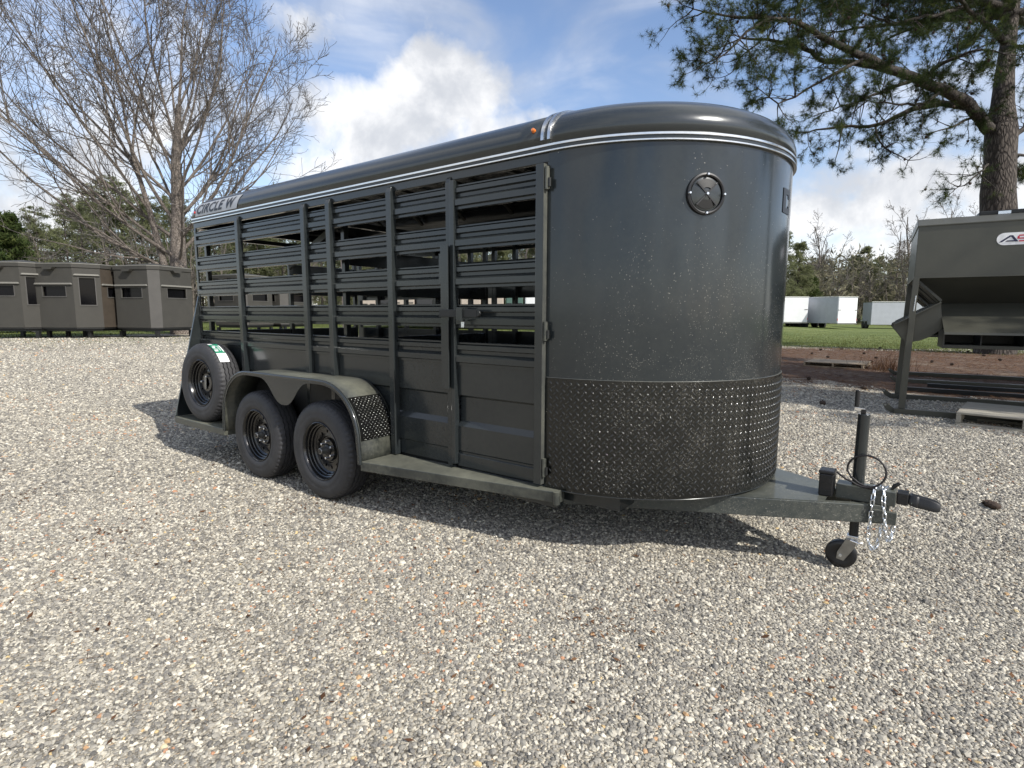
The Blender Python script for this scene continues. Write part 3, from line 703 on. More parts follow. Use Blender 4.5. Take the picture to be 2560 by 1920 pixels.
# tongue
TZ1, TZ0 = 0.322, 0.222
def zt_(x): return 0.35-(x-4.1)*0.021
for sg in (-1, 1):
    def ty(x): return WD/2+sg*(0.012+0.523*(5.50-x)+0.02)
    a = (3.98, ty(3.98)); b = (5.50, ty(5.50)); inn = -sg*0.045
    secs = [[(a[0], a[1], 0.235), (a[0], a[1], 0.335), (a[0], a[1]+inn, 0.335), (a[0], a[1]+inn, 0.235)],
            [(b[0], b[1], TZ0), (b[0], b[1], TZ1), (b[0], b[1]+inn, TZ1), (b[0], b[1]+inn, TZ0)]]
    MB().sweep(secs).build('tongue_beam', 'tongue_paint', T_, bevel=0.004)
def tyn(x, sg): return WD/2+sg*(0.012+0.523*(5.50-x)+0.018)
MB().prism([(4.3, tyn(4.3, -1)), (5.22, tyn(5.22, -1)), (5.22, tyn(5.22, 1)), (4.3, tyn(4.3, 1))], lambda a, b, t: (a, b, 0.3315-(a-4.3)*0.008+t), 0.0, 0.005).build('tongue_deck', 'tongue_paint', T_)
CY_ = WD/2
MB().box(5.255, 5.525, CY_-0.052, CY_+0.052, 0.3245, 0.402).build('coupler_tube', 'tongue_paint', T_, bevel=0.004)
MB().box(5.40, 5.535, CY_-0.075, CY_-0.053, 0.235, 0.300).cyl((5.43, CY_-0.080, 0.262), (5.43, CY_-0.074, 0.262), 0.014, 8).build('chain_bracket', 'tongue_paint', T_, bevel=0.003)
cp = MB().box(5.527, 5.578, CY_-0.038, CY_+0.038, 0.338, 0.402)
cp = cp.build('coupler', 'black_plastic', T_, bevel=0.006)
prof = [(-0.055, .030, .348, .390), (-0.045, .037, .342, .394), (-0.018, .037, .334, .392), (-0.012, .030, .334, .390), (0.03, .034, .330, .384), (0.060, .033, .328, .376), (0.078, .022, .331, .366)]
secs = []
for dx_, hw, z0, z1 in prof:
    x = 5.632+dx_
    secs.append([(x, CY_-hw, z0), (x, CY_-hw, (z0+z1)/2), (x, CY_-hw*.6, z1), (x, CY_+hw*.6, z1), (x, CY_+hw, (z0+z1)/2), (x, CY_+hw, z0)])
MB().sweep(secs).build('coupler_socket', 'black_plastic', cp, smooth=40, bevel=0.003)
MB().tube([(5.50, CY_, 0.398), (5.515, CY_, 0.425), (5.535, CY_+0.002, 0.440)], [0.006, 0.011, 0.008], 8).build('coupler_lever', 'dark_steel', cp, smooth=50)
# jack
JX = 5.350
jk = MB().cyl((JX, CY_, 0.30), (JX+0.004, CY_, 0.787), 0.0295, 24).build('jack', 'charcoal_paint', T_, smooth=40, bevel=0.003)
MB().cyl((JX, CY_, 0.112), (JX, CY_, 0.30), 0.0225, 20).build('inner_tube', 'dark_steel', jk, smooth=40)
MB().box(JX-0.012, JX+0.012, CY_-0.014, CY_+0.014, 0.787, 0.812).build('crank_socket', 'black_plastic', jk, bevel=0.003)
MB().beam((JX+0.006, CY_, 0.806), (JX-0.042, CY_-0.008, 0.812), 0.020, 0.014).build('crank_arm', 'chrome', jk)
MB().cyl((JX-0.032, CY_-0.006, 0.820), (JX-0.032, CY_-0.006, 0.912), 0.0115, 14).build('crank_grip', 'black_plastic', jk, smooth=40, bevel=0.003)
MB().box(JX-0.030, JX+0.024, CY_-0.024, CY_+0.024, 0.062, 0.118).build('caster_bracket', 'zinc', jk, bevel=0.003)
for s in (-1, 1):
    MB().prism([(JX-0.03, 0.10), (JX+0.02, 0.10), (JX+0.012, 0.055), (JX-0.035, -0.028), (JX-0.070, -0.022), (JX-0.068, 0.015)], lambda a, b, t: (a, t, b), CY_+s*0.030, CY_+s*0.034).build('caster_fork', 'hub_steel', jk, bevel=0.002)
MB().cyl((JX-0.052, CY_-0.040, 0.0), (JX-0.052, CY_+0.040, 0.0), 0.008, 8).build('caster_axle', 'zinc', jk)
cw = MB()
pr = [(-0.024, 0.05), (-0.024, 0.066), (-0.017, 0.0755), (0, 0.0785), (0.017, 0.0755), (0.024, 0.066), (0.024, 0.05), (0.018, 0.02), (-0.018, 0.02)]
secs = [[(JX-0.052+r*cos(t), CY_+a, r*sin(t)) for a, r in pr] for t in np.linspace(0, 2*pi, 37)]
cw.sweep(secs, caps=False).build('caster_wheel', 'black_plastic', jk, smooth=40)
MB().tube([(JX-0.01, CY_-0.03, 0.095), (JX+0.03, CY_-0.036, 0.088), (JX+0.045, CY_-0.02, 0.088)], 0.006, 8).build('caster_pin', 'chrome', jk, smooth=50)
# breakaway battery box
bb = MB().box(5.176, 5.245, CY_-0.085, CY_-0.002, 0.330, 0.452).build('battery_box', 'black_plastic', T_, bevel=0.006)
MB().box(5.172, 5.249, CY_-0.089, CY_+0.002, 0.4525, 0.472).build('box_lid', 'black_plastic', bb, bevel=0.006)
for zz in (0.36, 0.40, 0.43):
    MB().box(5.185, 5.236, CY_-0.0885, CY_-0.0852, zz, zz+0.006).build('box_rib', 'dark_steel', bb)
MB().box(5.2455, 5.249, CY_-0.07, CY_-0.02, 0.35, 0.44).build('box_rib', 'dark_steel', bb)
# wiring loop
lp = [np.array((5.255, CY_-0.06, 0.468)), np.array((5.30, CY_-0.075, 0.44))]
for t in np.linspace(-2.3, 3.3, 22):
    lp.append(np.array((5.388+0.088*cos(t), CY_-0.055+0.02*sin(t*0.5), 0.492+0.082*sin(t)*1.0)))
lp += [np.array((5.325, CY_-0.06, 0.45)), np.array((5.36, CY_-0.062, 0.425)), np.array((5.395, CY_-0.06, 0.412))]
MB().tube(lp, 0.0055, 8).build('wiring_cable', 'rubber_cable', T_, smooth=60)
MB().cyl(lp[-1], lp[-1]+np.array((0.04, 0, -0.006)), 0.010, 10).build('cable_plug', 'black_plastic', T_, smooth=40)
# safety chains
def link_mesh(L=0.040, wd=0.024, r=0.0042):
    pts = []
    for k in range(20):
        t = 2*pi*k/20; x = (wd/2-r)*cos(t); z = (L/2-wd/2)*(1 if sin(t) > 0 else -1)+(wd/2-r)*sin(t)
        pts.append((x, 0, z))
    return MB().tube(pts, r, 6, closed=True)
LM = None
def chain(path, parent):
    global LM
    P = [np.array(p, float) for p in path]; seg = [np.linalg.norm(P[i+1]-P[i]) for i in range(len(P)-1)]; cum_ = np.concatenate([[0], np.cumsum(seg)])
    pitch = 0.0305; n = int(cum_[-1]/pitch)
    for i in range(n):
        s0, s1 = i*pitch, (i+1)*pitch
        f = lambda s: np.array([np.interp(s, cum_, [p[k] for p in P]) for k in range(3)])
        a, b = f(s0), f(s1); d = (b-a)/np.linalg.norm(b-a); c = (a+b)/2
        q = Vector(d).to_track_quat('Z', 'Y'); tw = Matrix.Rotation((pi/2 if i % 2 else 0)+0.35, 4, 'Z')
        if LM is None:
            o = link_mesh().build('chain_link', 'zinc', parent, smooth=60); LM = o
        else:
            o = LM.copy(); COL.objects.link(o); o.parent = parent
        o.matrix_local = Matrix.Translation(Vector(c)) @ q.to_matrix().to_4x4() @ tw
yc = CY_-0.085
chn = MB().cyl((5.455, CY_-0.02, 0.408), (5.455, CY_+0.02, 0.408), 0.007, 8).build('safety_chain', 'zinc', T_)
chain([(5.432, CY_-0.03, 0.418), (5.430, CY_-0.062, 0.405), (5.428, yc, 0.36), (5.424, yc-0.002, 0.25), (5.420, yc, 0.15), (5.428, yc, 0.105), (5.446, yc, 0.088), (5.462, yc+0.006, 0.108), (5.470, yc+0.01, 0.17), (5.480, yc+0.02, 0.262)], chn)
chn2 = MB().cyl((5.485, CY_-0.02, 0.408), (5.485, CY_+0.02, 0.408), 0.007, 8).build('safety_chain', 'zinc', T_)
chain([(5.470, CY_-0.03, 0.418), (5.472, CY_-0.062, 0.405), (5.474, yc, 0.36), (5.486, yc, 0.27), (5.494, yc, 0.20), (5.502, yc+0.004, 0.150), (5.514, yc+0.01, 0.145), (5.524, yc+0.02, 0.19), (5.528, yc+0.03, 0.28)], chn2)

# running boards
def board(poly, z, th, name='running_board'):
    return MB().prism(poly, lambda a, b, t: (a, b, z-t), 0.0, th).build(name, 'dusty_paint', T_, bevel=0.005)
board([(2.715, 0.010), (2.715, -0.285), (4.045, -0.048), (4.045, 0.010)], 0.355, 0.062)
MB().cyl((4.058, -0.045, 0.288), (4.058, -0.045, 0.357), 0.020, 14).box(4.046, 4.060, -0.045, 0.028, 0.290, 0.355).build('board_end_cap', 'dusty_paint', T_, smooth=40)
board([(0.0, 0.010), (0.0, -0.280), (0.935, -0.280), (0.935, 0.010)], 0.344, 0.058)
MB().prism([(0.011, 1.46), (-0.280, 0.345), (0.011, 0.345)], lambda a, b, t: (t, a, b), 0.001, 0.006).build('stone_guard', 'charcoal_paint', T_)
MB().beam((0.012, 0.0, 1.46), (0.012, -0.272, 0.352), 0.018, 0.010, up=(0, 1, 0)).build('guard_edge', 'charcoal_paint', T_)
# fender
def fpath():
    p = [(0.945, 0.335), (0.950, 0.45)]
    for t in np.linspace(0, pi/2, 12): p.append((1.35-0.395*cos(t), 0.475+0.372*sin(t)))
    for x in np.linspace(1.45, 2.25, 9): p.append((x, 0.848))
    for t in np.linspace(pi/2, 0, 12): p.append((2.33+0.375*cos(t), 0.475+0.372*sin(t)))
    p += [(2.712, 0.42), (2.716, 0.335)]
    return p
FP = fpath()
YF = -0.290
secs = [[(x, YF+0.004, z), (x, 0.010, z)] for x, z in FP]
FE = MB().sweep(secs, closed_prof=False).build('fender', 'dusty_paint', T_, smooth=40, solid=0.005)
MB().tube([(x, YF+0.004, z) for x, z in FP], 0.0115, 8).build('fender_lip', 'charcoal_paint', FE, smooth=60)
# skirt with the scallop dipping between the wheels
low = []
for i, (x, z) in enumerate(FP):
    cx_, cz_ = 1.83, 0.42
    d = np.array((cx_-x, cz_-z)); 
    low.append((x, z))
inner = []
for x, z in FP:
    if x < 1.33: cx_ = 1.35; cz_ = 0.475; 
    elif x > 2.33: cx_ = 2.33; cz_ = 0.475
    else: cx_ = x; cz_ = 0
    if z <= 0.476: inner.append((x+(0.022 if x < 1.8 else -0.022), z))
    elif x < 1.34 or x > 2.34:
        d = np.array((x-cx_, z-cz_)); L = np.linalg.norm(d); q = np.array((cx_, cz_))+d*(L-0.022)/L; inner.append(tuple(q))
    else: inner.append((x, z-0.024))
sk_o, sk_i = [], []
for (x, z), (xi, zi) in zip(FP, inner): sk_o.append((x, z)); sk_i.append((xi, zi))
# refine the middle
ox = []; ix = []
for k in range(len(sk_o)):
    if not (1.34 <= sk_o[k][0] <= 2.34): ox.append(sk_o[k]); ix.append(sk_i[k])
    elif ox and ox[-1] is not None and (len(ox) == 0 or ox[-1] != 'mid') and 'mid' not in ox: ox.append('mid'); ix.append('mid')
O2, I2 = [], []
for a, b in zip(ox, ix):
    if a == 'mid':
        for x in np.linspace(1.36, 2.32, 41):
            g_ = exp(-abs((x-1.866)/0.185)**2.7); zi = 0.826-0.185*g_
            O2.append((x, 0.847)); I2.append((x, zi))
    else: O2.append(a); I2.append(b)
rowsA = [[(x, YF, z) for x, z in O2], [(x, YF, z) for x, z in I2]]
MB().grid(rowsA).build('fender_skirt', 'charcoal_paint', FE, solid=0.004)
# chipped diamond plate on the front curve of the fender
fa = [0.0]
for i in range(1, len(FP)): fa.append(fa[-1]+math.hypot(FP[i][0]-FP[i-1][0], FP[i][1]-FP[i-1][1]))
def fat(s, h):
    x = np.interp(s, fa, [p[0] for p in FP]); z = np.interp(s, fa, [p[1] for p in FP])
    x2 = np.interp(s+0.01, fa, [p[0] for p in FP]); z2 = np.interp(s+0.01, fa, [p[1] for p in FP])
    t = np.array((x2-x, z2-z)); t /= np.linalg.norm(t)+1e-9
    return x-t[1]*h, z+t[0]*h
sA = fa[-1]-0.455; sB = fa[-1]-0.150
secs = []
for s in np.linspace(sA, sB, 12):
    x, z = fat(s, 0.0035); x2, z2 = fat(s, 0.0065); secs.append([(x, YF+0.022, z), (x, -0.006, z), (x2, -0.006, z2), (x2, YF+0.022, z2)])
fpz = MB().sweep(secs).build('fender_plate', 'plate_paint', FE, smooth=40)
def mpf(s, y, h): x, z = fat(s, 0.0067+h); return (x, y, z)
V_, F_ = lug_mesh(mpf, sA, sB, YF+0.03, -0.01, sp=0.030, L=0.0062, wd=0.0032, hh=0.003)
bulk('tread_pattern', V_, F_, 'chipped_lug', fpz, kind='stuff')
# far side fender, simple
MB().sweep([[(x, WD+0.29, z), (x, WD-0.01, z)] for x, z in FP], closed_prof=False).build('fender', 'dusty_paint', T_, smooth=40, solid=0.005)
MB().grid([[(x, -0.03, z) for x, z in FP], [(x, -0.03, 0.25) for x, z in FP]]).build('wheel_well', 'dark_steel', T_)

# wheels ------------------------------------------------------------
def tyre():
    N = 168; prof = []          # (y, r, kind)
    # outer side is -y
    pts = [(-0.074, 0.203, 0), (-0.088, 0.206, 0), (-0.096, 0.215, 0), (-0.1005, 0.232, 0), (-0.1045, 0.250, 0), (-0.1035, 0.253, 0), (-0.106, 0.270, 0), (-0.1055, 0.288, 0), (-0.101, 0.306, 0), (-0.100, 0.309, 0), (-0.096, 0.322, 0), (-0.0895, 0.333, 1),
           (-0.082, 0.3405, 2), (-0.072, 0.3455, 3), (-0.0535, 0.3475, 3), (-0.0525, 0.335, 4), (-0.0445, 0.335, 4), (-0.0435, 0.3485, 3), (-0.0215, 0.3495, 3), (-0.0205, 0.336, 4), (-0.0125, 0.336, 4), (-0.0115, 0.350, 3), (0.0, 0.350, 3)]
    full = pts+[(-y, r, k) for y, r, k in pts[::-1][1:]]
    secs = []
    for i in range(N):
        t = 2*pi*i/N; zig = 0.0028*(1 if (i//2) % 2 else -1); sec = []
        for y, r, k in full:
            rr = r; yy = y
            if k in (3, 4) and abs(y) > 0.005 and abs(y) < 0.06: yy = y+zig
            if k in (1, 2) and (i % 3 == 0): rr = r-0.009
            if k == 3 and abs(y) > 0.06 and (i % 3 == 0): rr = r-0.007
            sec.append((rr*cos(t), yy, rr*sin(t)))
        secs.append(sec)
    mb = MB(); n = len(full); mb.sweep(secs, closed_prof=False); 
    for k in range(n-1): mb.f.append(((N-1)*n+k, (N-1)*n+k+1, k+1, k))
    return mb
def lathe(prof, N=72):
    secs = [[(r*cos(t), y, r*sin(t)) for y, r in prof] for t in np.linspace(0, 2*pi, N+1)]
    return MB().sweep(secs, closed_prof=False)
def rim_disc():
    """steel disc with ten real oval holes"""
    mb = MB(); n = 12; r0, r1 = 0.098, 0.158; yd = lambda r: -0.020+0.004*sin((r-0.098)/0.06*pi)
    for k in range(n):
        a0 = 2*pi*k/n; ha = pi/n; rc = 0.130; hr, hw = 0.0125, 0.0092/rc
        M = 24; inn, outr, deep = [], [], []; per = []
        for (x0_, y0_), (x1_, y1_) in (((1, -1), (1, 1)), ((1, 1), (-1, 1)), ((-1, 1), (-1, -1)), ((-1, -1), (1, -1))):
            for q in range(6): per.append((x0_+(x1_-x0_)*q/6, y0_+(y1_-y0_)*q/6))
        for ex, ey in per:
            t = atan2(ey, ex); ca, sa = cos(t), sin(t)
            rr = rc+hr*ca; aa = a0+hw*sa
            ro = rc+(ex*(r1-rc) if ex > 0 else ex*(rc-r0)); ao = a0+ey*ha
            inn.append((rr*cos(aa), yd(rr), rr*sin(aa))); outr.append((ro*cos(ao), yd(ro), ro*sin(ao))); deep.append((rr*cos(aa), yd(rr)+0.012, rr*sin(aa)))
        b = len(mb.v); mb.v += inn+outr+deep
        for j in range(M):
            l = (j+1) % M; mb.f += [(b+j, b+l, b+M+l, b+M+j), (b+j, b+2*M+j, b+2*M+l, b+l)]
    return mb
def make_wheel(name, spare=False, parent=None):
    w_ = tyre().build(name, 'tyre_rubber', parent, smooth=32)
    rim = lathe([(-0.088, 0.2035), (-0.094, 0.2055), (-0.096, 0.202), (-0.090, 0.197), (-0.080, 0.193), (-0.066, 0.190), (-0.062, 0.184), (-0.044, 0.181), (-0.040, 0.174), (-0.026, 0.171), (-0.022, 0.165), (-0.018, 0.158)]).build('rim', 'rim_black', w_, smooth=35)
    lathe([(0.090, 0.203), (0.02, 0.172), (-0.015, 0.170)]).build('rim_barrel', 'rim_black', w_, smooth=35)
    rim_disc().build('rim_disc', 'rim_black', w_, smooth=35)
    lathe([(0.012, 0.165), (0.012, 0.09)]).build('rim_hole_shade', 'gap_shade', w_)  # added black disc, painted shade behind the rim holes
    lathe([(-0.020, 0.098), (-0.012, 0.092), (-0.012, 0.086), (-0.034, 0.078), (-0.034, 0.044), (-0.028, 0.041)]).build('rim_centre', 'rim_black', w_, smooth=35)
    if not spare:
        lathe([(-0.028, 0.041), (-0.040, 0.038), (-0.046, 0.030), (-0.050, 0.0)]).build('hub', 'black_plastic', w_, smooth=35)
        MB().cyl((0, -0.045, 0), (0, -0.098, 0), 0.0255, 24, 0.022).build('hub_cap', 'hub_steel', w_, smooth=35, bevel=0.003)
        MB().cyl((0, -0.0985, 0), (0, -0.101, 0), 0.015, 16).build('cap_plug', 'black_plastic', w_)
        for k in range(6):
            a = 2*pi*k/6+0.3
            MB().cyl((0.0605*cos(a), -0.034, 0.0605*sin(a)), (0.0605*cos(a), -0.052, 0.0605*sin(a)), 0.0105, 6, 0.009).build('lug_nut', 'chrome', w_, bevel=0.002)
        lathe([(0.09, 0.16), (0.09, 0.04)]).build('brake_drum', 'dark_steel', w_)
    else:
        for k in range(2):
            a = 2.2+k*1.9
            MB().cyl((0.0605*cos(a), -0.034, 0.0605*sin(a)), (0.0605*cos(a), -0.056, 0.0605*sin(a)), 0.0105, 6, 0.009).build('lug_nut', 'zinc', w_, bevel=0.002)
        MB().beam((-0.05, -0.040, 0.02), (0.045, -0.040, -0.04), 0.008, 0.03).build('mount_bracket', 'hub_steel', w_, bevel=0.002)
    MB().cyl((0.150, -0.05, -0.06), (0.152, -0.082, -0.062), 0.004, 8).build('valve_stem', 'black_plastic', w_)
    return w_
YW = -0.271+0.1055
w1 = make_wheel('wheel', parent=T_); w1.location = (1.404, YW, 0.3475)
for x, y, rot in ((2.244, YW, 0.9), (1.404, WD-YW, 0.2), (2.244, WD-YW, 1.3)):
    w2 = dup(w1, T_); w2.location = (x, y, 0.3475)
    w2.rotation_euler = (0, rot, pi if y > 1 else 0)
w1.rotation_euler = (0, 0.35, 0)
for x in (1.404, 2.244): MB().cyl((x, YW+0.1, 0.3475), (x, WD-YW-0.1, 0.3475), 0.035, 12).build('axle', 'dark_steel', T_)
sp_w = make_wheel('spare_wheel', True, T_); sp_w.location = (0.470, -0.150, 0.690); sp_w.rotation_euler = (radians(-3), radians(60), 0)
sp_w['label'] = 'spare wheel standing on the rear running board with a green and white tyre label'
# label on the spare's tread (kept in trailer space so it stays at the upper front of the tread)
def tread_patch(a0, a1, y0, y1, R_, name, m_, par):
    secs = []
    for a in np.linspace(a0, a1, 10):
        secs.append([(R_*cos(a), y0, R_*sin(a)), (R_*cos(a), y1, R_*sin(a)), ((R_+.001)*cos(a), y1, (R_+.001)*sin(a)), ((R_+.001)*cos(a), y0, (R_+.001)*sin(a))])
    return MB().sweep(secs).build(name, m_, par)
off = radians(60)
tl = tread_patch(radians(35)+off, radians(76)+off, -0.066, 0.018, 0.3515, 'tyre_label', 'label_green', sp_w)
tread_patch(radians(34)+off, radians(50)+off, -0.066, 0.018, 0.3527, 'label_panel', 'label_white', tl)
tread_patch(radians(53)+off, radians(70)+off, 0.006, 0.016, 0.3527, 'label_stripe', 'label_white', tl)
tread_patch(radians(73)+off, radians(76)+off, -0.066, -0.03, 0.3527, 'label_stripe', 'label_white', tl)
for k, (a, b, y0, y1) in enumerate([(54, 57, -.06, -.03), (58.5, 60, -.055, -.02), (61.5, 65, -.058, -.035), (66.5, 69, -.05, -.02), (55, 68, -.012, -.006)]):
    tread_patch(radians(a)+off, radians(b)+off, y0, y1, 0.3527, 'label_mark', 'label_white', tl)

# round nose vent
def nose_frame(th, z):
    x, y = nose_xy(th); x1, y1 = nose_xy(th+0.01); t = np.array((x1-x, y1-y, 0)); t /= np.linalg.norm(t); n = np.array((t[1], -t[0], 0)); return np.array((x, y, z)), t, n
c0, tv, nv = nose_frame(radians(-42.2), 1.888)
def vp(a, r, h): return c0+tv*r*cos(a)+np.array((0, 0, 1.))*r*sin(a)+nv*h
vt = MB(); secs = [[vp(a, r, h) for r, h in ((0.083, 0.0), (0.085, 0.010), (0.091, 0.013), (0.099, 0.010), (0.101, -0.004))] for a in np.linspace(0, 2*pi, 49)]
vent = vt.sweep(secs, closed_prof=False).build('nose_vent', 'black_plastic', T_, smooth=40)
secs = [[vp(a, r, h) for r, h in ((0.079, 0.004), (0.05, 0.010), (0.0, 0.013))] for a in np.linspace(0, 2*pi, 49)]
MB().sweep(secs, closed_prof=False).build('vent_disc', 'charcoal_paint', vent, smooth=40)
for a in (pi/4, 3*pi/4):
    MB().beam(vp(a, -0.076, 0.014), vp(a, 0.076, 0.014), 0.007, 0.004, up=tuple(nv)).build('vent_spoke', 'black_plastic', vent)
for a0, a1, m_ in ((pi*0.27, pi*0.73, 0), (pi*1.27, pi*1.73, 0)):
    secs = [[vp(a, r, h) for r, h in ((0.070, 0.0082), (0.030, 0.0160))] for a in np.linspace(a0, a1, 12)]
    MB().sweep(secs, closed_prof=False).build('vent_shade', 'gap_shade', vent)  # black patch over the disc, painted as the shade inside an opening
MB().cyl(vp(0, 0, 0.012), vp(0, 0, 0.024), 0.009, 10, 0.006).build('vent_bolt', 'chrome', vent, smooth=40)
for a in (0, pi/2, pi, 3*pi/2):
    MB().cyl(vp(a, 0.091, 0.015), vp(a, 0.091, 0.024), 0.008, 10, 0.005).build('vent_bolt', 'chrome', vent, smooth=40)
# marker lights
def roof_pt(x, u, h=0.0):
    y = WD/2+u*(WD/2+0.012); z = roofz(u); y2 = WD/2+(u+0.002)*(WD/2+0.012); z2 = roofz(u+0.002); t = np.array((0, y2-y, z2-z)); t /= np.linalg.norm(t); n = np.array((0, -t[2], t[1])); return np.array((x, y, z))+n*h
for x, m_, nm in ((3.865, 'amber_lens', 'amber marker light'), (0.075, 'red_lens', 'red marker light')):
    a = roof_pt(x, -0.990, 0.004); b = roof_pt(x, -0.990, 0.022)
    if x < 1: a = np.array((x, -0.012, ZT+0.085)); b = a+np.array((0, -0.012, 0))
    MB().cyl(a, b, 0.013, 14, 0.009).build('marker_light', m_, T_, smooth=40, bevel=0.002, label=nm+' on the roof edge')
# lettering on the rear of the roof edge
ulist = -np.cos(np.linspace(0.0, 1.2, 200)); uar = [0.0]
for i in range(1, 200):
    p, q = roof_pt(0, ulist[i-1]), roof_pt(0, ulist[i]); uar.append(uar[-1]+np.linalg.norm(p-q))
def roof_s(s): return float(np.interp(s, uar, ulist))
x0d, x1d, s0d, s1d = 0.085, 0.83, 0.012, 0.135
rows = []
for s in np.linspace(s0d, s1d, 20):
    k = (s-s0d)/(s1d-s0d); rows.append([roof_pt(x, roof_s(s), 0.0055) for x in np.linspace(x0d+k*0.03, x1d+k*0.05, 8)])
dec = MB().grid(rows).build('name_decal', 'decal_white', T_, label='pale decal reading CIRCLE W in dark slanted capitals')
def text_mesh(txt, size, shear=0.0, bold=0.0):
    cu = bpy.data.curves.new('t', 'FONT'); cu.body = txt; cu.size = size; cu.shear = shear; cu.offset = bold; cu.fill_mode = 'FRONT'; cu.space_character = 1.12
    ob = bpy.data.objects.new('t', cu); COL.objects.link(ob); dg = bpy.context.evaluated_depsgraph_get(); me = bpy.data.meshes.new_from_object(ob.evaluated_get(dg))
    bpy.data.objects.remove(ob); 
    bm = bmesh.new(); bm.from_mesh(me); ys = [v.co.y for v in bm.verts]; y0, y1 = min(ys), max(ys)
    for k in range(1, 16): bmesh.ops.bisect_plane(bm, geom=bm.verts[:]+bm.edges[:]+bm.faces[:], plane_co=(0, y0+(y1-y0)*k/16, 0), plane_no=(0, 1, 0))
    bmesh.ops.triangulate(bm, faces=bm.faces[:])
    bm.verts.index_update(); vs = np.array([v.co[:] for v in bm.verts]); fs = [tuple(v.index for v in f.verts) for f in bm.faces]; bm.free(); bpy.data.meshes.remove(me); return vs, fs
vs, fs = text_mesh('CIRCLE W', 1.0, 0.30, 0.034)
lo_, hi_ = vs.min(0), vs.max(0)
mb = MB()
for v in vs:
    a = (v[0]-lo_[0])/(hi_[0]-lo_[0]); b = (v[1]-lo_[1])/(hi_[1]-lo_[1])
    s = s0d+0.016+b*(s1d-s0d-0.032); mb.v.append(tuple(roof_pt(x0d+0.035+a*(x1d-x0d-0.06), roof_s(s), 0.0078)))
mb.f = fs; mb.build('lettering', 'decal_black', dec, recalc=False)
mb = MB()
for a0, a1, z0, z1 in ((-5.5, -2.6, 1.855, 1.985), (-2.6, 2.5, 1.855, 1.885), (-2.6, 2.5, 1.955, 1.985), (0.2, 2.5, 1.885, 1.902), (0.2, 2.5, 1.938, 1.955)):
    mb.grid([[(*nose_xy(radians(a), 0.0028), z) for a in np.linspace(a0, a1, 5)] for z in (z0, z1)])
mb.build('front_lettering', 'decal_black', T_, recalc=False)

